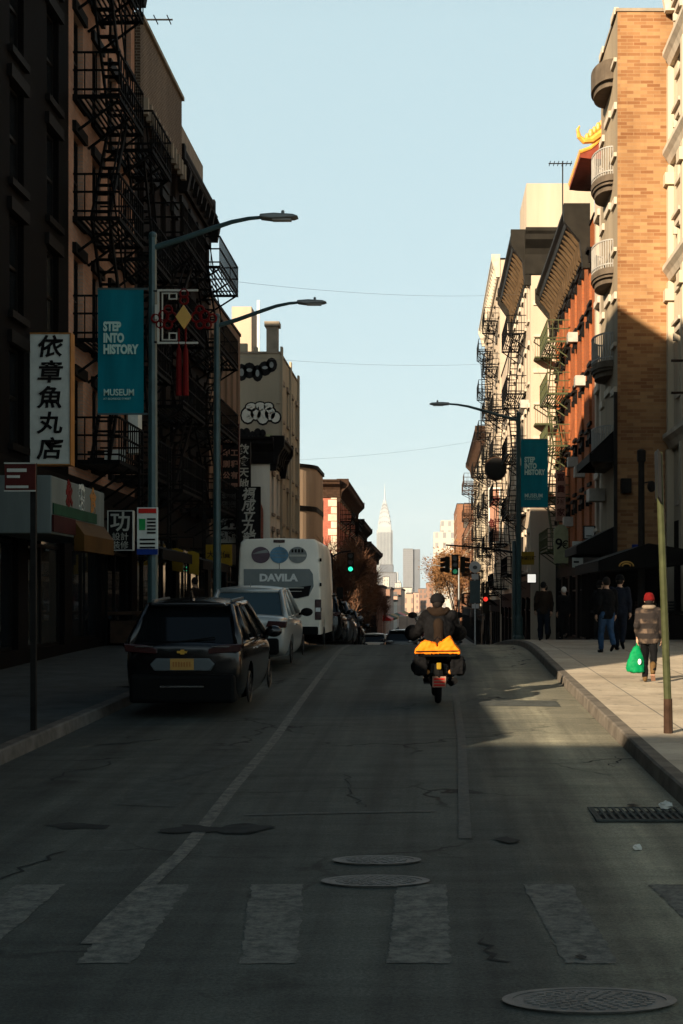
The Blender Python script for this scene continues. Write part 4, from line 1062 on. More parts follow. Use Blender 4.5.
fr(-4.72, -4.70, 6.72, 7.56); fr(-4.699, -4.45, 7.54, 7.56); fr(-4.47, -4.45, 7.44, 7.539); fr(-4.6, -4.471, 7.44, 7.46); fr(-4.6, -4.58, 7.461, 7.539)
fr(-4.699, -4.45, 6.72, 6.74); fr(-4.47, -4.45, 6.741, 6.86); fr(-4.6, -4.471, 6.84, 6.86); fr(-4.6, -4.58, 6.741, 6.839); fr(-4.84, -4.801, 7.1, 7.35)
b.build('fretwork', 'letter_pale', t)
b = MB(); b.prism([(-4.33, 7.34), (-4.19, 7.13), (-4.33, 6.92), (-4.47, 7.13)], 'y', y - .05, y + .03); b.build('diamond', 'gold', t)
for sx in (-1, 1):
    b = MB()
    for k, (dx, dz, r) in enumerate(((.22, 0, .085), (.36, .03, .085), (.5, -.02, .07), (.28, .13, .07), (.28, -.13, .07), (.42, -.13, .06))):
        cx, cz = -4.33 + sx * dx, 7.13 + dz
        b.tube([(cx + r * math.cos(2 * PI * i / 14), y, cz + r * math.sin(2 * PI * i / 14)) for i in range(15)], .02, 6)
    b.build('knot_loops', 'lantern_red', t)
b = MB()
for dz in (.3, .42): b.tube([(-4.33 + .07 * math.cos(2 * PI * i / 14), y, 7.13 + dz + .07 * math.sin(2 * PI * i / 14)) for i in range(15)], .02, 6)
b.build('knot_loops', 'lantern_red', t)
b = MB()
for x in (-4.42, -4.3):
    b = MB(); b.tube([(x, y, 6.93), (x, y, 6.6), (x, y, 6.55), (x, y, 5.75)], [.015, .02, .045, .055], 8); b.build('tassel', 'lantern_red', t)
b = MB(); b.bar((-4.9, 26.45, 7.6), (-4.1, 26.42, 7.6), .025); b.bar((-4.9, 26.45, 6.7), (-4.1, 26.42, 6.7), .025); b.build('bracket', 'iron', t)
for x, z, lab in ((-7.0, 3.0, 'limp yellow cloth pennant hanging lower, nearer the awning'), (-6.55, 2.92, 'limp yellow cloth pennant hanging nearer the second lamp')):
    t = thing('cloth_pennant', lab, 'pennant', (x, 41.5, z))
    b = MB(); b.prism([(x - .13, z), (x + .15, z - .05), (x + .16, z + .55), (x + .0, z + .62), (x - .15, z + .6)], 'y', 41.5, 41.53); b.build('cloth', 'sign_yellow', t)
    b = MB(); b.bar((x, 41.515, z + .6), (x, 41.515, z + 1.0), .02); b.bar((x, 41.515, z + 1.0), (-8.0, 41.515, z + 1.0), .03); b.build('hanger', 'iron', t)
# shaded-row street stalls in the dark
for (y0, y1, lab, mt) in ((36.5, 41, 'dim street stall with dark canopy beyond the corner shop', 'awning_dark'), (43, 48.5, 'dim street stall under the yellow sign', 'awning_dark')):
    t = thing('market_stall', lab, 'market stall', (-7.2, (y0 + y1) / 2, g(y0) + .15)); z = g((y0 + y1) / 2) + .15
    b = MB(); b.prism([(-7.95, z + 2.75), (-6.5, z + 2.35), (-6.5, z + 2.1), (-6.54, z + 2.1), (-6.54, z + 2.32), (-7.95, z + 2.7)], 'y', y0, y1); b.build('canopy', mt, t)
    for y in (y0 + .1, y1 - .1):
        for x, h in ((-6.6, 2.33), (-7.9, 2.65)): b = MB(); b.bar((x, y, z), (x, y, z + h), .05); b.build('post', 'iron', t)
    b = MB(); b.box(-7.9, -6.7, y0 + .2, y1 - .2, z + .75, z + .82); b.box(-7.85, -6.8, y0 + .3, y1 - .3, z + .05, z + .6); b.build('table', 'rust_iron', t)

# sunlit-side signs
t = sign('shop_sign', 'tall pink vertical sign on the orange tenement', 5.85, 6.28, 69.5, 5.9, 8.2, 'sign_pink', None, .25, None, group=VS)
for i, c in enumerate('富貴酒家'): text(c, .38, 'sign_maroon', t, (6.06, 69.48, 7.9 - i * .54), bold=.006)
t = sign('shop_sign', 'sage green round topped sign with a black 9', 5.62, 6.27, 68, 3.9, 5.3, 'sign_sage', None, .2, None, group='rounded shop sign')
b = MB(); b.prism([(5.62, 5.301)] + [(5.945 - .325 * math.cos(PI * i / 12), 5.301 + .36 * math.sin(PI * i / 12)) for i in range(13)] + [(6.27, 5.301)], 'y', 68, 68.2); b.build('rounded_top', 'sign_sage', t)
text('9', .7, 'ink', t, (5.84, 67.98, 4.75), bold=.012); text('€', .5, 'ink', t, (6.12, 67.98, 4.72), bold=.006)
t = sign('shop_sign', 'pale grey panel sign beside the sage green 9 sign', 6.0, 6.45, 63.2, 3.6, 4.7, 'sign_white', None, .1, None)
b = MB()
for i in range(4): b.box(6.05, 6.38 - (i % 2) * .1, 63.185, 63.197, 4.45 - i * .22, 4.53 - i * .22)
b.build('print_lines', 'ink', t)
t = sign('shop_sign', 'small white lightbox high above the sage green sign', 6.08, 6.46, 59, 4.65, 5.1, 'letter_white', 'iron', .2, None)
b = MB(); b.box(6.14, 6.36, 58.985, 58.997, 4.72, 4.76); b.build('print_lines', 'ink', t)
t = sign('shop_sign', 'yellow sign with brown characters by the sunlit lamp post', 4.55, 5.18, 74.5, 4.0, 4.65, 'sign_yellow', None, .1, None, group=VS)
text('金豐酒樓', .2, 'rust_iron', t, (4.865, 74.485, 4.32), bold=.004)
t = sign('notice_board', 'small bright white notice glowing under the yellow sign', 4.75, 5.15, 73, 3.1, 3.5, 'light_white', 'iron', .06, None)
t = sign('shop_sign', 'reddish white framed sign high on the far sunlit row', 4.25, 4.9, 106.5, 6.5, 10.2, 'sign_pink', 'sign_white', .3, None, group=VS, fw=.1)
for i, c in enumerate('海鮮'): text(c, .9, 'sign_maroon', t, (4.57, 106.48, 9.2 - i * 1.6), bold=.02)
t = thing('round_sign', 'dark round sign hung from the far sunlit row', 'sign', (4.1, 95, 9.5))
b = MB(); b.prism([(4.15 + .62 * math.cos(2 * PI * i / 24), 10.6 + .68 * math.sin(2 * PI * i / 24)) for i in range(24)], 'y', 94.8, 95.05); b.build('disc', 'sign_black', t)
b = MB(); b.tube([(4.15 + .64 * math.cos(2 * PI * i / 24), 94.92, 10.6 + .70 * math.sin(2 * PI * i / 24)) for i in range(25)], .07, 6); b.bar((4.9, 94.92, 10.6), (5.1, 94.92, 10.6), .08); b.build('rim', 'rust_iron', t)
t = sign('shop_sign', 'blue and white hanging panel under the buff brick wall', 6.9, 7.9, 51.2, 3.0, 4.1, 'sign_blue', None, .1, 7.95, group=VS)
b = MB(); b.box(7.25, 7.8, 51.185, 51.197, 3.05, 3.6); b.build('white_field', 'sign_white', t)
text('三三', .3, 'ink', t, (7.52, 51.175, 3.32), bold=.012)
# dark vendor stall on the sunlit pavement
z = g(46) + .15
t = thing('market_stall', 'dark vendor stall with black canopy in front of the buff brick building', 'market stall', (6.4, 46, z))
b = MB(); b.prism([(4.85, z + 2.35), (6.3, z + 2.85), (7.85, z + 2.6), (7.85, z + 2.3), (4.85, z + 2.05)], 'y', 43.2, 50.2); b.build('canopy', 'awning_dark', t)
for x in (4.95, 7.75):
    for y in (43.3, 46.7, 50.1): b = MB(); b.bar((x, y, z), (x, y, z + 2.3), .06); b.build('post', 'iron', t)
b = MB(); b.box(5.3, 7.7, 44.5, 49.6, z + .8, z + .88); b.box(5.4, 7.6, 44.6, 49.5, z + .02, z + .78); b.build('counter', 'awning_dark', t)
b = MB(); b.box(5.05, 7.7, 49.9, 50.0, z + .0, z + 2.4); b.build('back_cloth', 'awning_dark', t)
t = thing('gold_emblem', 'small gold arch shaped emblem hanging in the dark vendor stall', 'emblem', (5.65, 43.1, z + 2.15))
b = MB()
for r_ in (.17, .1): b.tube([(5.65 + r_ * 1.2 * math.cos(PI * i / 10), 43.15, z + 2.18 + r_ * .8 * math.sin(PI * i / 10)) for i in range(11)], .022, 6)
b.build('arches', 'gold', t)
# crates stacked in the stall
for i, (x, y, zz, mt, lab) in enumerate(((5.7, 44.9, .9, 'sign_white', 'pale crate on the dark vendor stall counter, end nearest the street'), (6.4, 45.0, .9, 'rust_iron', 'brown crate on the middle of the dark vendor stall counter'), (7.1, 45.0, .9, 'cloth_grey', 'grey crate on the dark vendor stall counter, end nearest the wall'))):
    t = thing('crate', lab, 'crate', (x, y, z + zz)); b = MB()
    b.box(x - .25, x + .25, y - .18, y + .18, z + zz - .015, z + zz + .02)
    for q in range(3):
        for yy in (y - .18, y + .17): b.box(x - .25, x + .25, yy, yy + .012, z + zz + .03 + q * .09, z + zz + .1 + q * .09)
        for xx in (x - .25, x + .238): b.box(xx, xx + .012, y - .168, y + .17, z + zz + .03 + q * .09, z + zz + .1 + q * .09)
    b.build('slats', mt, t)
# unseen scaffold shed, added by the corner to keep the sun off the lane
t = thing('added_shade_shed', 'added unseen green plywood scaffold shed over the shaded pavement, at the street corner', 'scaffold shed', (-6.3, 12.5, g(12.5) + .15)); z = g(12.5) + .15
b = MB(); b.box(-7.95, -4.72, 9.2, 15.4, z + 2.6, z + 2.72); b.build('deck', 'rust_iron', t)
b = MB(); b.box(-4.76, -4.72, 9.2, 15.4, z + 2.721, z + 3.7); b.box(-7.95, -4.77, 9.2, 9.24, z + 2.721, z + 3.7); b.box(-7.95, -4.77, 15.36, 15.4, z + 2.721, z + 3.7); b.build('parapet', 'awning_green', t)
for x in (-7.8, -4.85):
    for y in (9.4, 12.3, 15.2): b = MB(); b.bar((x, y, z), (x, y, z + 2.6), .08); b.build('post', 'iron', t)
# poles
z = g(17.4) + .15
t = thing('sign_post', 'leaning olive green sign post with dark sign edge on, standing on the sunlit pavement', 'sign post', (2.76, 17.4, z))
b = MB(); b.tube([(2.765, 17.4, z - .05), (2.76, 17.4, z + .4)], [.055, .05], 8); b.build('base', 'rust_iron', t)
b = MB(); b.tube([(2.76, 17.4, z + .3), (2.672, 17.4, 3.3), (2.662, 17.4, 3.85)], [.045, .04, .036], 8); b.build('post', 'pole_green', t)
b = MB(); b.add([(2.625, 17.2, 3.32), (2.66, 17.2, 3.25), (2.65, 17.2, 3.82), (2.615, 17.2, 3.87), (2.645, 17.62, 3.32), (2.68, 17.62, 3.25), (2.67, 17.62, 3.82), (2.635, 17.62, 3.87)], [(0, 1, 2, 3), (4, 5, 6, 7), (0, 1, 5, 4), (1, 2, 6, 5), (2, 3, 7, 6), (3, 0, 4, 7)]); b.build('sign_plate', 'sign_black', t)
z = g(44) + .15
t = thing('lamp_column', 'black iron lamp column with a side lantern before the buff brick wall', 'lamp column', (6.2, 44, z))
b = MB(); b.lathe((6.2, 44, z), [(.2, 0), (.2, .3), (.11, .45), (.09, 5.2), (.13, 5.25), (.13, 5.55), (.05, 5.6)], 12); b.build('column', 'pole_dark', t)
b = MB(); b.bar((6.28, 44, z + 4.6), (6.5, 44, z + 4.65), .04); b.ball((6.5, 44, z + 4.5), (.13, .13, .17)); b.build('lantern', 'pole_dark', t)
# traffic signals
def signal_head(parent, x, y, z, lit, name='signal_head', face=-1):
    b = MB(); b.box(x - .17, x + .17, y - .12, y + .12, z - .5, z + .5); h = b.build(name, 'signal_body', parent, bevel=.02)
    for k, (c, dz) in enumerate((('red', .33), ('amber', 0), ('green', -.33))):
        on = c == lit or (lit == 'dim' and c == 'green')
        b = MB(); b.tube([(x, y + face * .121, z + dz), (x, y + face * .14, z + dz)], .115, 16); b.build(c + '_light', {'red': 'light_red', 'green': 'light_green' if lit == 'green' else 'light_green_dim', 'amber': 'signal_off'}[c] if on else 'signal_off', h)
        b = MB()
        for i in range(9):
            a, e = PI * i / 9 - .0, PI * (i + 1) / 9
            b.quad((x + .13 * math.cos(a), y + face * .121, z + dz + .13 * math.sin(a)), (x + .13 * math.cos(e), y + face * .121, z + dz + .13 * math.sin(e)), (x + .13 * math.cos(e), y + face * .34, z + dz + .12 * math.sin(e)), (x + .13 * math.cos(a), y + face * .34, z + dz + .12 * math.sin(a)))
        b.build('visor', 'signal_body', h)
    return h
t = thing('traffic_signal', 'traffic signal showing green, dark against the bare trees on the shaded side', 'traffic signal', (-5.0, 76, g(76) + .1), 0, 'traffic signals')
z = g(76) + .1
b = MB(); b.tube([(-5, 76, z), (-5, 76, z + 5.2)], [.1, .08], 10); b.build('pole', 'pole_dark', t)
b = MB(); b.tube([(-5, 76, z + 5.0), (-4.5, 76, z + 5.25), (-4.0, 76, z + 5.3)], .04, 8); b.build('arm', 'pole_dark', t)
signal_head(t, -4.02, 76, 4.15, 'green')
t = thing('traffic_signal', 'traffic signal hanging over the road from a long mast arm beyond the rider', 'traffic signal', (4.2, 75, g(75) + .1), 0, 'traffic signals')
z = g(75) + .1
b = MB(); b.tube([(4.2, 75, z), (4.2, 75, 5.2)], [.13, .1], 10); b.build('pole', 'lamp_paint', t)
b = MB(); b.tube([(4.2, 75, 4.62), (2.8, 75, 4.85), (.8, 75, 5.0)], [.06, .05, .04], 8); b.build('arm', 'pole_dark', t)
b = MB(); b.bar((1.25, 75, 4.98), (1.25, 75, 4.6), .05); b.bar((.88, 75, 4.5), (1.62, 75, 4.5), .04); b.build('hanger', 'pole_dark', t)
signal_head(t, 1.25, 74.8, 4.0, 'dim')
for dx in (-.38, .38): # heads turned to the side streets
    b = MB(); b.box(1.25 + dx - .12, 1.25 + dx + .12, 74.7, 75.0, 3.62, 4.42); h = b.build('side_head', 'signal_body', t, bevel=.02)
    b = MB()
    for dz in (-.26, 0, .26): b.tube([(1.25 + dx * 1.3, 74.85, 4.02 + dz), (1.25 + dx * 1.95, 74.85, 3.99 + dz)], .11, 10)
    b.build('visor', 'rust_iron', h)
z = g(70) + .15
t = thing('road_sign', 'post with a round white sign above small plates, beside the mast arm signal', 'road sign', (2.1, 70, z))
b = MB(); b.bar((2.1, 70, z), (2.1, 70, 4.0), .06); b.build('post', 'galv', t)
b = MB(); b.prism([(2.1 + .27 * math.cos(2 * PI * i / 24), 3.78 + .27 * math.sin(2 * PI * i / 24)) for i in range(24)], 'y', 69.93, 69.96); b.build('round_plate', 'letter_white', t)
b = MB(); b.prism([(2.1 + .11 * math.cos(2 * PI * i / 16), 3.76 + .09 * math.sin(2 * PI * i / 16)) for i in range(16)], 'y', 69.905, 69.928); b.build('symbol', 'signal_off', t)
b = MB(); b.box(1.94, 2.26, 69.93, 69.96, 3.2, 3.45); b.build('white_plate', 'letter_white', t)
b = MB(); b.box(1.86, 2.34, 69.93, 69.96, 2.1, 3.15); b.build('dark_plate', 'lamp_paint', t)
b = MB(); b.box(1.95, 2.1, 69.93, 69.96, 1.85, 2.05); b.box(2.13, 2.28, 69.93, 69.96, 1.85, 2.05); b.build('lower_plate', 'letter_white', t)
z = g(78) + .15
t = thing('crossing_signal', 'pedestrian crossing signal lit red, beside the round white sign', 'crossing signal', (2.9, 78, z))
b = MB(); b.bar((2.95, 78, z), (2.95, 78, 3.2), .1); b.build('post', 'pole_dark', t)
b = MB(); b.box(2.72, 3.05, 77.8, 77.94, 1.55, 2.6); h = b.build('signal_head', 'signal_body', t)
b = MB(); b.tube([(2.885, 77.795, 2.3), (2.885, 77.775, 2.3)], .12, 14); b.build('red_light', 'light_red', h)
# far lamp and red decoration glimpsed past the rider
street_lamp(2.6, 135, -1, 'small far street lamp standing before the orange brown trees', 7.6, 2.3, 'lamp_grey')
# litter
def crumple(x, y, s, mat, label):
    b = MB(); z = g(y)
    b.ball((x, y, z + s * .55), (s, s * .8, s * .6), 9, 6)
    b.v = [(a + rnd.uniform(-1, 1) * s * .18, c + rnd.uniform(-1, 1) * s * .18, max(z + .003, d + rnd.uniform(-1, 1) * s * .18)) for a, c, d in b.v]
    o = b.build('crumpled_paper', mat, at=(x, y, z)); tag(o, label, 'litter')
crumple(2.03, 12.9, .06, 'paper', 'crumpled white paper on the storm drain corner by the kerb')
crumple(1.53, 11.05, .035, 'paper', 'small flattened scrap of paper on the asphalt below the drain')
# ------------------------------------------------------------------ vehicles (local: rear at y = 0, nose towards +y, wheels on z = 0)
def bake(o, drop=()):
    dg = bpy.context.evaluated_depsgraph_get(); bpy.context.view_layer.update()
    me = bpy.data.meshes.new_from_object(o.evaluated_get(dg)); o.modifiers.clear(); o.data = me
    for d in drop: bpy.data.objects.remove(d)
    return o
def shell(stations, sub=2):
    mb = MB(); rings = []
    for (y, zb, zt, hw) in stations:
        zm = zb + (zt - zb) * .5
        half = [(0, zb), (hw * .78, zb), (hw * .95, zb + .06), (hw, zm), (hw * .985, zt - .10), (hw * .90, zt - .005), (hw * .45, zt + .02)]
        full = half + [(0, zt + .025)] + [(-x, z) for x, z in half[1:]][::-1]
        rings.append([(x, y, z) for x, z in full])
    n = len(rings[0]); vs = [p for r in rings for p in r]; fs = []
    for i in range(len(rings) - 1):
        for k in range(n): fs.append((i * n + k, i * n + (k + 1) % n, (i + 1) * n + (k + 1) % n, (i + 1) * n + k))
    fs.append(tuple(range(n))[::-1]); fs.append(tuple((len(rings) - 1) * n + k for k in range(n)))
    mb.add(vs, fs)
    return mb
def car_mesh_body(root, stations, wheels, wr, mat, sub=2):
    mb = shell(stations); o = mb.build('body', mat, root, smooth=True, local=True)
    s = o.modifiers.new('s', 'SUBSURF'); s.levels = sub; s.render_levels = sub
    cut = MB(); hw = max(s_[3] for s_ in stations)
    for y in wheels:
        for sx in (-1, 1): cut.tube([(sx * (hw - .26), y, wr), (sx * (hw + .2), y, wr)], wr + .035, 24)
    c = cut.build('cutter', mat, None); c.parent = root
    b = o.modifiers.new('b', 'BOOLEAN'); b.operation = 'DIFFERENCE'; b.object = c; b.solver = 'EXACT'
    bake(o, (c,))
    for p in o.data.polygons: p.use_smooth = True
    try: o.data.set_sharp_from_angle(angle=R(38))
    except Exception: pass
    return o
def wheel(root, x, y, r, w=.22, sx=1):
    b = MB(); pr = [(-w / 2, r * .66), (-w / 2, r * .93), (-w / 2 + .03, r), (w / 2 - .03, r), (w / 2, r * .93), (w / 2, r * .66)]
    b.tube([(x + a, y, r) for a, q in pr], [q for a, q in pr], 26)
    t = b.build('wheel', 'rubber', root, smooth=True, local=True, angle=50)
    b = MB(); xo = x + sx * (w / 2 + .004)
    for i in range(10):
        a = 2 * PI * i / 10
        b.bar((xo, y + math.cos(a) * .05, r + math.sin(a) * .05), (xo, y + math.cos(a) * r * .62, r + math.sin(a) * r * .62), .045, .02, up=(1, 0, 0))
    b.tube([(xo + .008, y + math.cos(2 * PI * i / 24) * r * .63, r + math.sin(2 * PI * i / 24) * r * .63) for i in range(25)], .018, 6)
    b.tube([(xo - .01, y, r), (xo + .02, y, r)], .06, 12)
    b.build('rim', 'rim', t, local=True)
def cabin(root, c, glass, paint, pil=.05):
    """c: belt rectangle yb0 yb1 wb zb; roof yr0 yr1 wr zr"""
    yb0, yb1, wb, zb, yr0, yr1, wr, zr = c
    B = [(-wb, yb0), (wb, yb0), (wb, yb1), (-wb, yb1)]; T = [(-wr, yr0), (wr, yr0), (wr, yr1), (-wr, yr1)]
    vb = [(x, y, zb) for x, y in B]; vt = [(x, y, zr) for x, y in T]
    def pane(nm, i, j):
        b = MB(); b.quad(vb[i], vb[j], vt[j], vt[i])
        b.quad(*[(p[0] * .97, p[1] + (.02 if p[1] < (yb0 + yb1) / 2 else -.02), p[2]) for p in (vb[i], vb[j], vt[j], vt[i])])
        return b.build(nm, glass, root, local=True, recalc=False)
    pane('rear_window', 0, 1); pane('windscreen', 2, 3); pane('side_window', 1, 2); pane('side_window', 3, 0)
    b = MB()
    for i in range(4):
        p, q = Vector(vb[i]), Vector(vt[i]); b.tube([p + Vector((0, 0, -.03)), p * .5 + q * .5, q], [pil * 1.5, pil * 1.05, pil], 8)
    for sx in (-1, 1):
        for t in (.30, .62):
            p = Vector((sx * wb, yb0 + (yb1 - yb0) * t, zb)); q = Vector((sx * wr, yr0 + (yr1 - yr0) * (t * 1.05 - .02), zr)); b.tube([p, q], [pil * .95, pil * .8], 8)
        b.tube([(sx * wr, yr0, zr), (sx * wr, yr1, zr)], pil * .9, 8)
        b.tube([(sx * wb, yb0, zb), (sx * wb, yb1, zb)], pil * .6, 8)
    b.tube([(-wr, yr0, zr), (wr, yr0, zr)], pil * .9, 8); b.tube([(-wr, yr1, zr), (wr, yr1, zr)], pil * .9, 8)
    b.build('pillar', paint, root, smooth=True, local=True)
    mb = MB(); rows = []
    for i in range(7):
        t = i / 6; y = yr0 + (yr1 - yr0) * t; cr = .035 * math.sin(PI * t)
        rows.append([(-wr * (1 - k / 4.0) + wr * (k / 4.0), y, zr + .02 + cr + .035 * math.sin(PI * k / 8 * 1)) if False else (-wr + wr * k / 4, y, zr + .03 + cr + .045 * math.sin(PI * k / 8)) for k in range(9)])
    vs = [p for r in rows for p in r] + [(x, y, z - .06) for r in rows for x, y, z in r]; N = 63
    fs = [(i * 9 + k, i * 9 + k + 1, (i + 1) * 9 + k + 1, (i + 1) * 9 + k) for i in range(6) for k in range(8)]
    fs += [tuple(N + q for q in f)[::-1] for f in fs]
    edge = [k for k in range(9)] + [i * 9 + 8 for i in range(1, 7)] + [54 + k for k in range(7, -1, -1)] + [i * 9 for i in range(5, 0, -1)]
    fs += [(edge[i], edge[(i + 1) % len(edge)], N + edge[(i + 1) % len(edge)], N + edge[i]) for i in range(len(edge))]
    mb.add(vs, fs); mb.build('roof', paint, root, smooth=True, local=True, angle=50)
def mirrors(root, y, z, w, mat):
    for sx in (-1, 1):
        b = MB(); b.ball((sx * (w + .12), y, z), (.13, .07, .09), 12, 8); b.bar((sx * (w - .05), y + .03, z - .04), (sx * (w + .08), y + .01, z - .03), .05); b.build('wing_mirror', mat, root, smooth=True, local=True)
def lbox(root, nm, mat, x0, x1, y0, y1, z0, z1, bevel=0):
    b = MB(); b.box(x0, x1, y0, y1, z0, z1); return b.build(nm, mat, root, local=True, bevel=bevel)
def hatchback(label, x, y, paint='paint_black', glass='car_glass', name='parked_car', L=4.45, W=.90, rz=0, detail=True, group=None, plate='plate_orange'):
    t = thing(name, label, 'car', (x, y, g(y + 1) ), rz, group)
    pitch = math.atan((g(y + 3.6) - g(y + .9)) / 2.7); t.rotation_euler = (pitch, 0, rz)
    st = [(0.02, .34, .90, W * .84), (.06, .27, 1.0, W * .93), (.32, .17, 1.03, W * .99), (1.2, .13, 1.03, W), (2.3, .13, 1.0, W), (3.2, .15, .98, W * .99), (3.75, .24, .92, W * .97), (4.2, .28, .80, W * .88), (L - .05, .36, .68, W * .74), (L, .4, .62, W * .68)]
    car_mesh_body(t, st, (.9, 3.55), .34, paint)
    cabin(t, (.12, 3.3, W * .90, .98, .62, 2.3, W * .69, 1.50), glass, paint)
    for yy in (.9, 3.55):
        for sx in (-1, 1): wheel(t, sx * (W - .175), yy, .34, .25, sx)
    mirrors(t, 2.75, 1.05, W, paint)
    b = MB(); b.prism([(-W * .66, 1.50), (W * .66, 1.50), (W * .6, 1.54), (-W * .6, 1.54)], 'y', .46, .68); b.build('spoiler', paint, t, local=True, bevel=.01)
    for sx in (-1, 1):
        b = MB(); b.prism([(sx * W * .42, .86), (sx * W * .93, .89), (sx * W * .96, 1.0), (sx * W * .60, .98), (sx * W * .42, .93)], 'y', -.0, .2); b.build('tail_light', 'tail_red', t, local=True, bevel=.01)
        b = MB(); b.box(sx * W * .62 - .12, sx * W * .62 + .12, -.02, .02, .955, .972); b.build('light_strip', 'chrome', t, local=True)
        b = MB(); b.bar((sx * W * .66, .85, 1.57), (sx * W * .66, 2.15, 1.58), .035, .03); b.build('roof_rail', 'brushed', t, local=True)
        b = MB(); b.box(sx * W * .6 - .16, sx * W * .6 + .16, -.02, .05, .5, .54); b.build('reflector', 'tail_red', t, local=True)
        for k in range(2):
            b = MB(); b.box(sx * (W + .0) - .012, sx * (W + .0) + .012, 1.55 + k * .9, 1.73 + k * .9, .86, .885); b.build('door_handle', 'chrome', t, local=True)
    if detail:
        b = MB(); b.prism([(-.36, .80), (.36, .80), (.44, .72), (.38, .63), (-.38, .63), (-.44, .72)], 'y', -.035, .06); b.build('hatch_panel', 'brushed', t, local=True, bevel=.01)
        b = MB(); b.box(-.16, .16, -.05, -.034, .645, .80); pl = b.build('licence_plate', plate, t, local=True)
        b = MB()
        for i in range(7): b.box(-.125 + i * .037, -.105 + i * .037, -.054, -.0505, .69, .755)
        b.build('plate_characters', 'sign_orange', pl, local=True)
        b = MB(); b.prism([(-.07, .90), (-.024, .90), (-.024, .918), (.024, .918), (.024, .90), (.07, .90), (.06, .885), (.06, .872), (.024, .872), (.024, .855), (-.024, .855), (-.024, .872), (-.07, .872)], 'y', -.03, .02); b.build('badge', 'gold', t, local=True)
        b = MB(); b.box(-W * .86, W * .86, -.07, .35, .19, .58); b.build('bumper', 'plastic_black', t, local=True, bevel=.05)
        b = MB(); b.box(-.3, .3, -.075, -.068, .41, .43); b.build('bumper_strip', 'chrome', t, local=True)
        b = MB(); b.add([(-.02, .8, 1.58), (.02, .8, 1.58), (.02, 1.05, 1.58), (-.02, 1.05, 1.58), (0, .78, 1.72), (0, .86, 1.72)], [(0, 1, 4), (1, 2, 5, 4), (2, 3, 5), (3, 0, 4, 5), (0, 3, 2, 1)]); b.build('roof_fin', paint, t, local=True)
        b = MB(); b.bar((-.05, .16, 1.02), (.42, .18, 1.08), .018); b.build('rear_wiper', 'plastic_black', t, local=True)
    return t
def sedan(label, x, y, paint, glass='glass_teal', detail=True, name='parked_car', W=.89, L=4.6, group=None, h=1.5):
    t = thing(name, label, 'car', (x, y, g(y + 1)), 0, group)
    t.rotation_euler = (math.atan((g(y + 3.6) - g(y + .9)) / 2.7), 0, 0)
    st = [(0.02, .42, .98, W * .80), (.06, .36, 1.07, W * .90), (.35, .27, 1.10, W * .98), (1.2, .22, 1.06, W), (2.5, .2, 1.0, W), (3.3, .22, .97, W * .99), (3.9, .26, .90, W * .95), (L - .3, .3, .78, W * .86), (L - .03, .38, .64, W * .7), (L, .42, .6, W * .66)]
    car_mesh_body(t, st, (.95, 3.7), .34, paint)
    cabin(t, (.55, 3.4, W * .88, 1.02, 1.15, 2.45, W * .70, h - .07), glass, paint)
    for yy in (.95, 3.7):
        for sx in (-1, 1): wheel(t, sx * (W - .175), yy, .34, .25, sx)
    mirrors(t, 2.8, 1.08, W, 'plastic_black')
    for sx in (-1, 1):
        b = MB(); b.prism([(sx * W * .5, .88), (sx * W * .93, .86), (sx * W * .95, .98), (sx * W * .55, 1.0)], 'y', .0, .2); b.build('tail_light', 'tail_red', t, local=True, bevel=.01)
        for k in range(2):
            b = MB(); b.box(sx * W - .012, sx * W + .012, 1.55 + k * .9, 1.73 + k * .9, .86, .885); b.build('door_handle', 'chrome', t, local=True)
    b = MB(); b.box(-W * .78, W * .78, -.05, .25, .34, .66); b.build('bumper', 'plastic_black', t, local=True, bevel=.05)
    b = MB(); b.box(-.16, .16, -.06, .03, .70, .84); b.build('licence_plate', 'plate_orange', t, local=True)
    if detail:
        b = MB(); b.add([(-.02, 1.3, h - .02), (.02, 1.3, h - .02), (.02, 1.5, h - .02), (-.02, 1.5, h - .02), (0, 1.29, h + .08), (0, 1.35, h + .08)], [(0, 1, 4), (1, 2, 5, 4), (2, 3, 5), (3, 0, 4, 5), (0, 3, 2, 1)]); b.build('roof_fin', paint, t, local=True)
    return t
PK = 'cars parked along the shaded kerb'
hatchback('glossy black hatchback with orange licence plate, nearest of the parked cars', -3.38, 20.5, L=4.4, W=.84, group=PK)
sedan('silver saloon with teal rear window parked between black hatchback and white van', -3.62, 29, 'paint_silver', group=PK, h=1.62)
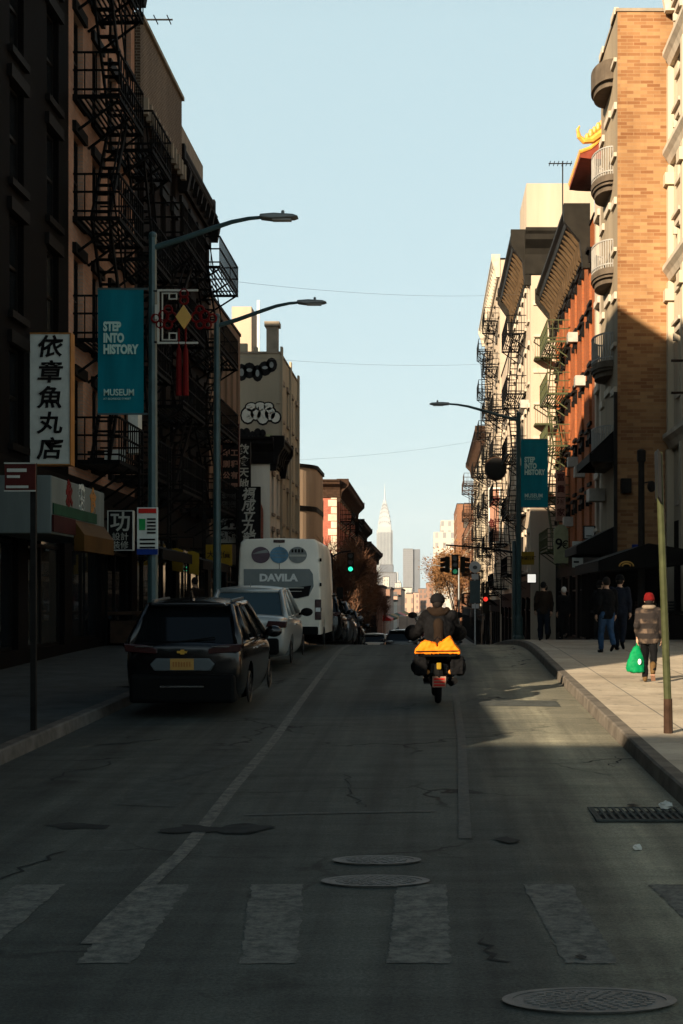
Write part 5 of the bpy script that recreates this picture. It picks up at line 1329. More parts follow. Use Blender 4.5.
# white van
def van():
    y0 = 36.5; t = thing('delivery_van', 'white high roof delivery van with three round pictures on its rear doors', 'van', (-3.67, y0, g(y0 + 1)))
    W = 1.02
    out = [(-W, .42), (W, .42), (W * 1.0, 1.2), (W * .99, 1.8), (W * .955, 2.5), (W * .92, 2.67), (W * .84, 2.745), (0, 2.77), (-W * .84, 2.745), (-W * .92, 2.67), (-W * .955, 2.5), (-W * .99, 1.8), (-W, 1.2)]
    mb = MB(); n = len(out)
    sts = [(0, .97, 1), (.06, 1.0, 1), (3.9, 1, 1), (4.5, .99, .97), (5.0, .96, .72), (5.6, .9, .46), (5.75, .84, .40)]
    vs = [(x * a, y, .42 + (z - .42) * b_) for y, a, b_ in sts for x, z in out]
    fs = [(i * n + k, i * n + (k + 1) % n, (i + 1) * n + (k + 1) % n, (i + 1) * n + k) for i in range(len(sts) - 1) for k in range(n)]
    fs += [tuple(range(n))[::-1], tuple((len(sts) - 1) * n + k for k in range(n))]
    mb.add(vs, fs); o = mb.build('body', 'paint_white', t, smooth=True, local=True)
    cut = MB()
    for yy in (1.15, 4.75):
        for sx in (-1, 1): cut.tube([(sx * (W - .25), yy, .36), (sx * (W + .2), yy, .36)], .43, 24)
    c = cut.build('cutter', 'paint_white', None); c.parent = t
    b = o.modifiers.new('b', 'BOOLEAN'); b.operation = 'DIFFERENCE'; b.object = c; b.solver = 'EXACT'
    bv = o.modifiers.new('v', 'BEVEL'); bv.width = .03; bv.segments = 2; bv.limit_method = 'ANGLE'; bv.angle_limit = R(50)
    bake(o, (c,))
    try: o.data.set_sharp_from_angle(angle=R(35))
    except Exception: pass
    for yy in (1.15, 4.75):
        for sx in (-1, 1): wheel(t, sx * (W - .14), yy, .36, .23, sx)
    def pan(nm, mat, pts, y=-.012, d=.011, par=None):
        b = MB(); b.prism(pts, 'y', y, y + d); return b.build(nm, mat, par or t, local=True)
    for sx in (-1, 1): pan('door_seam', 'plastic_black', [(sx * .004 - .006, .55), (sx * .004 + .006, .55), (sx * .004 + .006, 2.6), (sx * .004 - .006, 2.6)]) if sx > 0 else None
    w = pan('rear_window', 'decal_grey', [(-.86, 2.02), (.74, 2.02), (.82, 1.9), (.84, 1.6), (.72, 1.36), (.45, 1.3), (-.86, 1.3)], -.014)
    text('DAVILA', .24, 'letter_white', t, (-.02, -.02, 1.80), bold=.012, wide=1.12, local=True)
    pan('decal_stripe', 'letter_pale', [(-.5, 1.55), (.6, 1.55), (.6, 1.57), (-.5, 1.57)], -.022, .006); pan('decal_stripe', 'letter_pale', [(-.2, 1.47), (.55, 1.47), (.55, 1.485), (-.2, 1.485)], -.022, .006)
    pan('decal_swoosh', 'ink', [(-.1, 1.5), (.78, 1.62), (.72, 1.37), (.45, 1.31), (.1, 1.31)], -.0185, .004)
    for cx, m_, k in ((-.45, 'decal_maroon', 0), (.0, 'decal_blue', 1), (.45, 'decal_slate', 2)):
        d = pan('round_picture', m_, [(cx + .225 * math.cos(2 * PI * i / 28), 2.36 + .2 * math.sin(2 * PI * i / 28)) for i in range(28)], -.014 - k * .003)
        if k == 0: pan('picture_band', 'decal_slate', [(cx - .21, 2.38), (cx + .2, 2.42), (cx + .14, 2.49), (cx - .05, 2.45)], -.022, .003, d)
        if k == 1:
            for zz in (2.30, 2.38, 2.45): pan('picture_band', 'decal_slate', [(cx - .19, zz), (cx + .19, zz), (cx + .19, zz + .012), (cx - .19, zz + .012)], -.025, .003, d)
        if k == 2:
            for q in range(4): pan('picture_band', 'ink', [(cx - .15 + q * .08, 2.42), (cx - .1 + q * .08, 2.42), (cx - .1 + q * .08, 2.5), (cx - .15 + q * .08, 2.5)], -.026, .003, d)
            pan('picture_band', 'letter_pale', [(cx - .2, 2.32), (cx + .2, 2.32), (cx + .2, 2.37), (cx - .2, 2.37)], -.026, .003, d)
    lbox(t, 'brake_light', 'tail_red', -.14, .14, -.03, .02, 2.66, 2.73, .01)
    for sx in (-1, 1):
        b = MB(); b.box(sx * .945 - .075, sx * .945 + .075, -.025, .1, .78, 1.28); h = b.build('tail_light', 'tail_red', t, local=True, bevel=.015)
        b = MB(); b.box(sx * .945 - .06, sx * .945 + .06, -.03, -.0255, .98, 1.08); b.build('reversing_lens', 'letter_white', h, local=True)
        b = MB(); b.box(sx * 1.22 - .09, sx * 1.22 + .09, 4.25, 4.35, 1.3, 1.62); b.bar((sx * .98, 4.3, 1.38), (sx * 1.18, 4.3, 1.4), .05); b.build('wing_mirror', 'plastic_black', t, local=True, bevel=.02)
    lbox(t, 'bumper', 'plastic_black', -.95, .95, -.12, .05, .42, .62, .03)
    lbox(t, 'licence_plate', 'plate_orange', -.5, -.2, -.02, .0, .84, .98)
    for z in (1.0, 1.6, 2.2): lbox(t, 'hinge', 'plastic_black', .985, 1.03, -.02, .03, z, z + .08)
    # windscreen and cab windows
    b = MB(); b.quad((-.8, 4.62, 2.3), (.8, 4.62, 2.3), (.86, 5.12, 1.6), (-.86, 5.12, 1.6)); b.build('windscreen', 'car_glass', t, local=True)
    for sx in (-1, 1):
        b = MB(); b.quad((sx * 1.012, 3.6, 1.3), (sx * 1.012, 4.6, 1.3), (sx * .975, 4.35, 1.95), (sx * .98, 3.6, 1.95)); b.build('side_window', 'car_glass', t, local=True)
van()
hatchback('dark car parked just beyond the white van', -3.5, 44.3, 'paint_black', detail=False, group=PK)
hatchback('dark car parked at the crest behind the one beyond the van', -3.5, 50.5, 'paint_grey', detail=False, group=PK)
hatchback('dark car parked below the crest under the bare trees', -3.5, 57, 'paint_black', detail=False, group=PK)
hatchback('black car on the downhill road beside the rider, only its roof showing', -1.55, 80, 'paint_black', detail=False, name='road_car')
fl = [('paint_white', 'white', -1.6, 150), ('paint_grey', 'grey', .4, 175), ('paint_red', 'red', -.6, 205), ('paint_white', 'white', .9, 230), ('paint_silver', 'silver', -1.8, 250), ('paint_blue', 'blue', -.3, 290), ('paint_white', 'white', -2.4, 320), ('paint_silver', 'silver', .6, 350), ('paint_grey', 'grey', -1.2, 390), ('paint_red', 'red', 0.8, 420)]
for i, (p, cn, x, y) in enumerate(fl):
    hatchback('tiny %s car in the far traffic below the skyscraper' % cn, x, y, p, detail=False, name='road_car', group='far %s cars in traffic' % cn)
protos = {}
for i, (p, cn) in enumerate((('paint_white', 'white'), ('paint_black', 'black'), ('paint_silver', 'silver'), ('paint_red', 'red'))):
    for j in range(4):
        y = 92 + i * 9 + j * 38; x = -3.45; lab = 'tiny %s car parked downhill along the shaded kerb' % cn
        if p not in protos: protos[p] = hatchback(lab, x, y, p, detail=False, group='%s cars parked downhill' % cn)
        else:
            c = copy_tree(protos[p]); c.location = (x, y, g(y + 1))
for j in range(7):
    y = 96 + j * 26
    c = copy_tree(protos[('paint_black', 'paint_white', 'paint_silver')[j % 3]]); c.location = (1.0, y, g(y + 1)); cn = ('black', 'white', 'silver')[j % 3]
    c['label'] = 'tiny %s car parked downhill along the sunlit kerb' % cn; c['group'] = '%s cars by the sunlit kerb downhill' % cn
def box_truck(x, y, lab, mat):
    t = thing('box_truck', lab, 'truck', (x, y, g(y)))
    lbox(t, 'cargo_box', mat, -1.15, 1.15, 0, 4.6, .9, 3.3, .04); lbox(t, 'cab', 'paint_white', -1.0, 1.0, 4.7, 6.4, .6, 2.4, .15); lbox(t, 'bumper', 'plastic_black', -1.1, 1.1, -.1, .05, .5, .8)
    lbox(t, 'chassis', 'plastic_black', -.9, .9, .06, 4.65, .55, .89)
    for yy in (1.1, 5.4):
        for sx in (-1, 1): wheel(t, sx * .95, yy, .45, .25, sx)
    for sx in (-1, 1): lbox(t, 'tail_light', 'tail_red', sx * 1.0 - .08, sx * 1.0 + .08, -.02, .0, .95, 1.15)
    b = MB(); b.box(-.02, .02, -.01, .0, .95, 3.25); b.build('door_seam', 'plastic_black', t, local=True)
box_truck(-3.3, 215, 'white box truck far down the street under the bare trees', 'paint_white')
box_truck(-.9, 265, 'silver box truck in the far traffic below the skyscraper', 'paint_silver')
box_truck(.7, 330, 'white box truck in the far traffic, farther than the silver one', 'letter_white')

from mathutils import noise as mnoise
def soft(mb, name, mat, parent, voxel=.02, smooth=3, fold=0):
    o = mb.build(name, mat, parent, local=True)
    r = o.modifiers.new('r', 'REMESH'); r.mode = 'VOXEL'; r.voxel_size = voxel
    s = o.modifiers.new('s', 'SMOOTH'); s.factor = .5; s.iterations = smooth
    bake(o)
    if fold:
        for v in o.data.vertices:
            q = v.co * 9 + Vector((len(name) % 7, 0, 0)); d = mnoise.noise(Vector((q.x, q.y, q.z * .8))) + .5 * mnoise.noise(q * 2.3); v.co += v.normal * d * fold
    o.data.polygons.foreach_set('use_smooth', [True] * len(o.data.polygons))
    if not o.data.materials: o.data.materials.append(M[mat])
    return o
# ------------------------------------------------------------------ moped
def moped(x, y):
    t = thing('moped', 'dark delivery moped with red tail light seen from behind, under the rider', 'moped', (x, y, g(y + .6)))
    t.rotation_euler = (math.atan(.0253), 0, R(2))
    for yy, nm in ((.28, 'rear_wheel'), (1.55, 'front_wheel')):
        b = MB(); b.tube([(0, yy + math.cos(2 * PI * i / 28) * .235, .285 + math.sin(2 * PI * i / 28) * .235) for i in range(29)], .05, 8); w = b.build(nm, 'rubber', t, smooth=True, local=True)
        b = MB()
        for i in range(5): a = 2 * PI * i / 5; b.bar((0, yy, .285), (0, yy + math.cos(a) * .2, .285 + math.sin(a) * .2), .03)
        b.tube([(-.06, yy, .285), (.06, yy, .285)], .05, 10); b.tube([(0, yy + math.cos(2 * PI * i / 24) * .19, .285 + math.sin(2 * PI * i / 24) * .19) for i in range(25)], .016, 6); b.build('rim', 'rim', w, local=True)
    b = MB(); b.tube([(0, .25, .62), (0, .55, .5), (0, .8, .28), (0, 1.15, .26), (0, 1.3, .5), (0, 1.38, 1.0)], [.05, .06, .07, .07, .05, .04], 8); b.tube([(-.09, .28, .285), (-.09, .6, .42)], .03, 6); b.tube([(.09, .28, .285), (.09, .6, .42)], .03, 6); b.build('frame', 'pole_dark', t, local=True)
    b = MB(); b.box(-.14, .14, .1, .85, .62, .72); b.build('seat', 'cloth_black', t, local=True, bevel=.04)
    b = MB(); b.prism([(-.17, .44), (.17, .44), (.15, .66), (-.15, .66)], 'y', .0, .6); b.build('tail_fairing', 'paint_black', t, local=True, bevel=.04)
    b = MB(); b.box(-.24, .24, -.3, .28, .745, .77)
    for sx in (-1, 1): b.bar((sx * .2, -.28, .75), (sx * .15, .3, .5), .02)
    for k in range(5): b.bar((-.24 + k * .12, -.3, .78), (-.24 + k * .12, .28, .78), .018)
    b.build('rack', 'iron', t, local=True)
    b = MB(); b.tube([(0, -.04 + .34 * 0, .3), (0, -.08, .42), (0, .02, .56), (0, .28, .63)], [.07, .08, .08, .07], 8); b.build('mudguard', 'plastic_black', t, local=True)
    b = MB(); b.box(-.035, .035, -.12, -.03, .54, .64); h = b.build('tail_light', 'sign_yellow', t, local=True, bevel=.015)
    b = MB(); b.box(-.1, .1, -.15, -.13, .28, .44); p = b.build('licence_plate', 'sign_pink', t, local=True)
    b = MB()
    for k in range(3): b.box(-.08, .08, -.156, -.1505, .30 + k * .045, .325 + k * .045)
    b.build('plate_stripes', 'sign_red', p, local=True)
    for sx in (-1, 1):
        b = MB(); b.ball((sx * .17, -.06, .5), (.035, .04, .035)); b.build('indicator', 'sign_orange', t, smooth=True, local=True)
        b = MB(); b.ball((sx * .36, 1.28, 1.02), (.13, .2, .13), 14, 10); b.build('handlebar_mitt', 'cloth_black', t, smooth=True, local=True)
        b = MB(); b.bar((sx * .2, 1.3, 1.05), (sx * .34, 1.25, 1.28), .015); b.ball((sx * .36, 1.24, 1.3), (.075, .02, .05)); b.build('mirror', 'plastic_black', t, local=True)
    b = MB(); b.tube([(-.4, 1.26, 1.02), (-.2, 1.33, 1.05), (0, 1.37, 1.04), (.2, 1.33, 1.05), (.4, 1.26, 1.02)], .016, 8); b.tube([(0, 1.38, .98), (-.07, 1.5, .5), (-.07, 1.55, .285)], .025, 6); b.tube([(.07, 1.5, .5), (.07, 1.55, .285)], .025, 6); b.build('handlebar', 'pole_dark', t, local=True)
    b = MB(); b.box(-.2, .2, .75, 1.15, .26, .3); b.prism([(1.15, .28), (1.36, .95), (1.40, .95), (1.2, .26)], 'x', -.2, .2); b.build('leg_shield', 'paint_black', t, local=True, bevel=.01)
    b = MB(); b.tube([(.2, .35, .3), (.24, .05, .36)], [.045, .05], 10); b.build('silencer', 'plastic_black', t, local=True)
    return t
MX, MY = .13, 22.3
moped(MX, MY)
zr = g(MY + .6)
t = thing('delivery_bag', 'crumpled bright orange bag tied on the rack behind the rider', 'bag', (MX, MY, zr + .78))
b = MB(); cx, cz = MX - .02, zr + .9
for i in range(2):
    s = -1 if i == 0 else 1
    b.prism([(cx + s * .02, cz + .02), (cx + s * .10, cz + .05 + (.02 if s > 0 else 0)), (cx + s * .19, cz + .06 + (.07 if s > 0 else 0)), (cx + s * .25, cz + .02), (cx + s * .33, cz - .08), (cx + s * .33, cz - .13), (cx - s * .02, cz - .13)], 'y', MY - .28 - .012 * i, MY + .2 + .01 * i)
b.v = [(p[0] - MX, p[1] - MY, p[2] - (zr + .78)) for p in b.v]; o = soft(b, 'bag', 'bag_orange', t, .011, 2, .022)
b = MB(); b.tube([(cx - .06, MY - .1, cz + .05), (cx, MY - .14, cz + .12), (cx + .06, MY - .1, cz + .06)], .012, 6); b.bar((cx - .32, MY - .3, cz - .09), (cx + .32, MY - .3, cz - .08), .014); b.build('tie_strap', 'cloth_black', t)
for sx, lab in ((-1, 'bulging black pannier bag on the moped, beside the rider leg nearest the parked cars'), (1, 'bulging black pannier bag on the moped, beside the rider leg nearest the sunlit kerb')):
    t = thing('pannier_bag', lab, 'bag', (MX + sx * .3, MY, zr + .4)); b = MB()
    b.box(sx * -.03 - .09, sx * -.03 + .09, -.2, .24, .06, .32); b.ball((sx * -.0, .02, .16), (.11, .2, .12)); soft(b, 'pouch', 'cloth_black', t, .014, 6, .03)
    b = MB(); b.tube([(MX + sx * .39, MY - .12, zr + .66), (MX + sx * .27, MY - .16, zr + .77), (MX + sx * .17, MY - .12, zr + .76)], .012, 6); b.build('strap', 'cloth_navy', t)

# ------------------------------------------------------------------ people
def torso(mb, pel, chest, neck, k, sc=1.0, d=.62):
    """stack of elliptic slices from hips to shoulders"""
    pel, chest, neck = Vector(pel), Vector(chest), Vector(neck)
    pts = [pel + Vector((0, 0, -.10 * k)), pel, pel.lerp(chest, .5), chest, chest.lerp(neck, .62), neck]
    ws = [.13, .165, .15, .185, .16, .06]; n = 16; o = len(mb.v)
    for p, w in zip(pts, ws):
        w = w * k * sc if w > .07 else w * k
        for i in range(n):
            a = 2 * PI * i / n; mb.v.append((p.x + w * math.cos(a), p.y + w * d * math.sin(a), p.z))
    for j in range(len(pts) - 1):
        for i in range(n): mb.f.append((o + j * n + i, o + j * n + (i + 1) % n, o + (j + 1) * n + (i + 1) % n, o + (j + 1) * n + i))
    mb.f.append(tuple(o + i for i in range(n))[::-1]); mb.f.append(tuple(o + (len(pts) - 1) * n + i for i in range(n)))
def limb(mb, a, b, c, r0, r1, r2):
    mb.capsule(a, b, r0, r1); mb.capsule(b, c, r1, r2)
def hand(mb, w, dirn, k, curl=.5, thumb=1):
    """palm, four unequal bent fingers, thumb from the side of the palm"""
    w = Vector(w); d = Vector(dirn).normalized(); s = d.cross(Vector((0, 1, 0)))
    s = s.normalized() if s.length > .1 else Vector((1, 0, 0)); f = s.cross(d).normalized()
    mb.capsule(w, w + d * .07 * k, .026 * k, .034 * k)
    for i, L in enumerate((.062, .072, .068, .052)):
        b = w + d * .085 * k + f * ((i - 1.5) * .019 * k); m = b + d * L * .55 * k + s * (.012 * k * curl * thumb); e = m + (d * (1 - curl) + s * curl * thumb).normalized() * L * .6 * k
        mb.capsule(b - d * .02 * k, m, .0095 * k, .009 * k, 6); mb.capsule(m, e, .009 * k, .007 * k, 6)
    b = w + d * .03 * k - f * .03 * k; m = b - f * .025 * k + d * .03 * k; mb.capsule(b, m, .011 * k, .01 * k, 6); mb.capsule(m, m + d * .028 * k + s * .01 * thumb * k, .01 * k, .008 * k, 6)
def head(mb, c, k, fwd=(0, 1)):
    c = Vector(c); f = Vector((fwd[0], fwd[1], 0)).normalized(); s = Vector((f.y, -f.x, 0))
    mb.ball(c, (.078 * k, .098 * k, .115 * k), 16, 12)
    mb.ball(c + f * .035 * k + Vector((0, 0, -.065 * k)), (.055 * k, .055 * k, .055 * k), 10, 8)
    n = c + f * .098 * k
    mb.capsule(n + Vector((0, 0, .0)), n + f * .02 * k + Vector((0, 0, -.03 * k)), .009 * k, .013 * k, 8)
    for q in (-1, 1):
        mb.ball(c + s * q * .08 * k + Vector((0, 0, -.01 * k)), (.018 * k, .022 * k, .032 * k), 8, 6)
def face_bits(parent, c, k, f=(0, 1)):
    c = Vector(c); f = Vector((f[0], f[1], 0)).normalized(); s = Vector((f.y, -f.x, 0)); b = MB()
    for q in (-1, 1): b.ball(c + f * .088 * k + s * q * .032 * k + Vector((0, 0, .005 * k)), .011 * k, 8, 6)
    b.build('eyes', 'hair', parent, local=True)
    b = MB(); m = c + f * .096 * k + Vector((0, 0, -.06 * k)); b.capsule(m - s * .022 * k, m + s * .022 * k, .006 * k, .006 * k, 6); b.build('mouth', 'sign_maroon', parent, local=True)
def shoe(mb, ankle, toe_dir, k, pitch=0.0):
    a = Vector(ankle); d = Vector((toe_dir[0], toe_dir[1], -pitch)).normalized()
    mb.capsule(a + Vector((0, 0, -.03 * k)) - d * .03 * k, a + d * .15 * k + Vector((0, 0, -.045 * k)), .045 * k, .034 * k)
def pedestrian(label, x, y, H, rz, top, legs, hat=None, hairm='hair', stride=.16, puff=1.0, arms=((.06, .03), (-.05, .02)), boots='boot', ground=None, cuff=None, name='person', group=None, lift=.1, hood=False):
    """standing or walking figure, facing +y before the turn rz"""
    z = (g(y) + .15) if ground is None else ground
    t = thing(name, label, 'person', (x, y, z), rz, group); k = H / 1.7
    pel = Vector((0, 0, .90 * k)); ch = Vector((0, .02, 1.24 * k)); nk = Vector((0, .03, 1.45 * k)); hc = Vector((0, .055, 1.585 * k))
    hips = [Vector((-.085 * k, 0, .86 * k)), Vector((.085 * k, 0, .86 * k))]
    ank = [Vector((-.09 * k, stride, .085 * k)), Vector((.09 * k, -stride, .085 * k + lift))]
    kn = [Vector((-.09 * k, stride * .62 + .05, .48 * k)), Vector((.09 * k, .06 - stride * .3, .48 * k + lift * .25))]
    sh = [Vector((-.17 * k, .02, 1.38 * k)), Vector((.17 * k, .02, 1.38 * k))]
    el = [Vector((-.23 * k, -.02 - arms[0][0], 1.10 * k)), Vector((.23 * k, -.02 - arms[1][0], 1.10 * k))]
    wr = [Vector((-.225 * k, .06 + arms[0][1], .86 * k)), Vector((.225 * k, .06 + arms[1][1], .86 * k))]
    b = MB(); torso(b, pel, ch, nk, k, .9); b.capsule(nk + Vector((0, 0, -.06 * k)), hc + Vector((0, -.015, -.05 * k)), .055 * k, .05 * k); head(b, hc, k)
    for i in range(2):
        limb(b, sh[i], el[i], wr[i], .05 * k, .04 * k, .028 * k); hand(b, wr[i], (0, .15, -1), k, .5, 1 if i == 0 else -1)
        limb(b, hips[i], kn[i], ank[i], .08 * k, .052 * k, .038 * k); b.capsule(ank[i], ank[i] + Vector((0, .12 * k, -.04 * k - (lift * .45 if i else 0))), .035 * k, .028 * k)
    soft(b, 'body', 'skin', t, .012 * k, 2); face_bits(t, hc, k)
    b = MB(); torso(b, pel + Vector((0, 0, -.04)), ch, nk, k, 1.12 * puff, .72)
    for i in range(2): limb(b, sh[i], el[i], wr[i] + Vector((0, 0, .03)), .074 * k * puff, .062 * k * puff, .05 * k)
    if hood: b.ball(nk + Vector((0, -.05, .03 * k)), (.12 * k, .09 * k, .07 * k))
    soft(b, 'jacket', top, t, .018, 3, .016)
    b = MB()
    for i in range(2): limb(b, hips[i] + Vector((0, 0, .03)), kn[i], ank[i] + Vector((0, 0, .04)), .098 * k, .075 * k, .062 * k)
    b.capsule(hips[0], hips[1], .105 * k, .105 * k); soft(b, 'trousers', legs, t, .018, 3, .014)
    for i in range(2):
        b = MB(); shoe(b, ank[i], (0, 1), k, 0 if i == 0 else .6)
        if boots == 'boot': b.capsule(ank[i] + Vector((0, 0, .13 * k)), ank[i] + Vector((0, 0, -.02 * k)), .062 * k, .052 * k)
        o = soft(b, 'shoe', boots, t, .014)
        if boots == 'boot':
            s = MB(); a = ank[i]; s.box(a.x - .035, a.x + .035, a.y - .06, a.y + .16, a.z - .088, a.z - .078) if i == 0 else s.bar(a + Vector((0, -.07, -.055)), a + Vector((0, .13, -.16)), .07, .012); s.build('sole', 'sole', o, local=True)
    b = MB()
    if hat:
        b.lathe((hc.x, hc.y - .005, hc.z + .0 * k), [(.099 * k, -.005), (.106 * k, .02), (.106 * k, .045), (.098 * k, .05), (.094 * k, .09), (.06 * k, .13), (.0, .14)], 18); b.build('hat', hat, t, smooth=True, local=True)
        b = MB(); b.ball(hc + Vector((0, -.028 * k, -.02 * k)), (.082 * k, .085 * k, .08 * k), 14, 10); b.build('hair', hairm, t, smooth=True, local=True)
    else:
        b.ball(hc + Vector((0, -.014 * k, .018 * k)), (.088 * k, .102 * k, .112 * k), 16, 10); soft(b, 'hair', hairm, t, .014, 2)
    return t, dict(wr=wr, k=k, nk=nk, hc=hc)
t, J = pedestrian('person in red knit hat and checked jacket walking away with a green carrier bag', 3.62, 24.8, 1.46, R(-12), 'plaid', 'cloth_black', 'red_wool', 'hair', stride=.2, puff=1.16, lift=.13)
b = MB(); b.tube([(J['nk'].x + math.cos(2 * PI * i / 16) * .085, J['nk'].y + math.sin(2 * PI * i / 16) * .075, J['nk'].z + .01) for i in range(17)], .036, 8); b.build('scarf', 'scarf', t, smooth=True, local=True)
# carrier bag held in the hand nearest the road
w = J['wr'][0]; c_, s_ = math.cos(R(-12)), math.sin(R(-12))
bx = 3.62 + w.x * c_ - (w.y + .02) * s_; by = 24.8 + w.x * s_ + (w.y + .02) * c_; bz = g(24.8) + .15 + w.z - .12
t = thing('carrier_bag', 'bright green plastic carrier bag with white mark, held by person in red hat', 'carrier bag', (bx, by, bz - .45))
b = MB(); n = 14
prof = [(.03, .02, 0), (.06, .035, -.05), (.10, .05, -.13), (.14, .07, -.26), (.165, .085, -.38), (.15, .08, -.44), (.05, .03, -.46)]
o0 = len(b.v)
for j, (rx, ry, dz) in enumerate(prof):
    for i in range(n):
        a = 2 * PI * i / n; e = 1 + .07 * math.sin(a * 3 + j * 1.3); b.v.append((bx - .02 + rx * e * math.cos(a) - .12 * (-dz) * .35, by + ry * e * math.sin(a), bz + dz))
for j in range(len(prof) - 1):
    for i in range(n): b.f.append((j * n + i, j * n + (i + 1) % n, (j + 1) * n + (i + 1) % n, (j + 1) * n + i))
b.f.append(tuple(range(n))); b.f.append(tuple((len(prof) - 1) * n + i for i in range(n))[::-1])
b.v = [(p[0] - bx, p[1] - by, p[2] - (bz - .45)) for p in b.v]; soft(b, 'bag', 'bag_green', t, .013, 1, .016)
b = MB()
for dx in (-.02, .02): b.tube([(bx + dx, by, bz - .03), (bx + dx * .4, by, bz + .06), (bx, by, bz + .10)], [.014, .010, .009], 6)
b.build('handles', 'bag_green', t)
b = MB(); b.ball((bx + .02, by - .09, bz - .27), (.03, .012, .05), 10, 6); b.build('white_mark', 'letter_white', t)
pedestrian('person in dark coat and blue jeans walking out of the shade of the vendor stall', 3.92, 33.2, 1.68, R(14), 'cloth_black', 'denim', None, stride=.14, boots='cloth_black')
pedestrian('person in dark coat and black trousers just behind the one in blue jeans', 4.32, 34.2, 1.72, R(-20), 'cloth_navy', 'cloth_navy', 'cloth_black', stride=.12, boots='cloth_black')
pedestrian('person in dark brown coat standing near the sunlit kerb below the sage sign', 3.1, 41, 1.62, R(0), 'cloth_brown', 'cloth_navy', None, stride=.12, boots='cloth_black')
pedestrian('white haired person in black coat standing in the shade of the sage sign', 3.95, 44, 1.55, R(25), 'cloth_black', 'cloth_black', None, 'hair_white', stride=.05, boots='cloth_black')
pedestrian('person in grey coat among the dark figures by the lamp post', 3.65, 47.5, 1.75, R(10), 'cloth_grey', 'cloth_black', None, stride=.13, boots='cloth_black')
pedestrian('person in black hat close to the vendor stall corner', 4.7, 41.8, 1.66, R(-60), 'cloth_black', 'cloth_black', 'cloth_black', stride=.1, boots='cloth_black')
pedestrian('person in dark coat standing on the shaded pavement beyond the corner shop', -6.1, 39, 1.7, R(30), 'cloth_brown', 'cloth_black', None, stride=.1, boots='cloth_black')
# the rider
def rider():
    z = zr; k = 1.0
    t = thing('person', 'person in black hooded jacket and cap riding the moped away up the street', 'person', (MX, MY + .45, z + .74))
    pel = Vector((0, 0, .08)); ch = Vector((0, .12, .42)); nk = Vector((0, .2, .64)); hc = Vector((-.015, .245, .79))
    sh = [Vector((-.19, .16, .58)), Vector((.19, .16, .58))]; el = [Vector((-.29, .33, .36)), Vector((.29, .33, .36))]; wr = [Vector((-.33, .68, .30)), Vector((.33, .68, .30))]
    hips = [Vector((-.1, .0, .06)), Vector((.1, .0, .06))]; kn = [Vector((-.22, .42, .02)), Vector((.22, .42, .02))]; an = [Vector((-.19, .38, -.37)), Vector((.19, .38, -.37))]
    b = MB(); torso(b, pel, ch, nk, k, .9); b.capsule(nk, hc, .055, .05); head(b, hc, k)
    for i in range(2):
        limb(b, sh[i], el[i], wr[i], .05, .042, .03); hand(b, wr[i], (0, 1, -.1), 1, .7, 1 if i == 0 else -1)
        limb(b, hips[i], kn[i], an[i], .085, .056, .04); b.capsule(an[i], an[i] + Vector((0, .13, -.045)), .038, .03)
    soft(b, 'body', 'skin', t, .013, 2); face_bits(t, hc, 1)
    b = MB(); torso(b, pel + Vector((0, -.02, -.06)), ch, nk + Vector((0, -.02, 0)), k, 1.32, .82)
    for i in range(2): limb(b, sh[i], el[i], wr[i] - Vector((0, .04, 0)), .098, .085, .062)
    jk = soft(b, 'jacket', 'cloth_black', t, .016, 2, .028)
    b = MB()
    for i in range(13): a = PI * 1.1 * i / 12 + PI * .95; b.ball((math.cos(a) * .14, .17 + math.sin(a) * .10, .655 + .02 * math.sin(i * 2.1)), (.055, .05, .055), 8, 6)
    b.ball((0, .1, .63), (.13, .08, .07)); soft(b, 'hood', 'cloth_brown', t, .014, 2)
    b = MB(); b.prism([(-.07, .1), (.07, .1), (.075, .5), (-.075, .5)], 'y', -.16, -.145); 
    b = MB(); b.capsule((0, -.125, .16), (0, -.03, .47), .075, .085); soft(b, 'back_panel', 'cloth_brown', t, .016, 2)
    b = MB()
    for i in range(2): limb(b, hips[i], kn[i], an[i] + Vector((0, 0, .05)), .11, .085, .068)
    b.capsule(hips[0], hips[1], .12, .12); soft(b, 'trousers', 'cloth_black', t, .016, 2, .02)
    for i in range(2): b = MB(); shoe(b, an[i], (0, 1), 1.1); soft(b, 'shoe', 'cloth_black', t, .014)
    b = MB(); b.lathe((hc.x, hc.y, hc.z), [(.104, -.01), (.115, .02), (.113, .06), (.09, .11), (.05, .135), (0, .145)], 18); b.box(hc.x - .07, hc.x + .07, hc.y + .07, hc.y + .18, hc.z + .025, hc.z + .04); b.build('cap', 'cloth_black', t, smooth=True, local=True)
    b = MB(); b.ball(hc + Vector((0, -.025, -.02)), (.084, .09, .085), 14, 10); b.build('hair', 'hair', t, smooth=True, local=True)
rider()
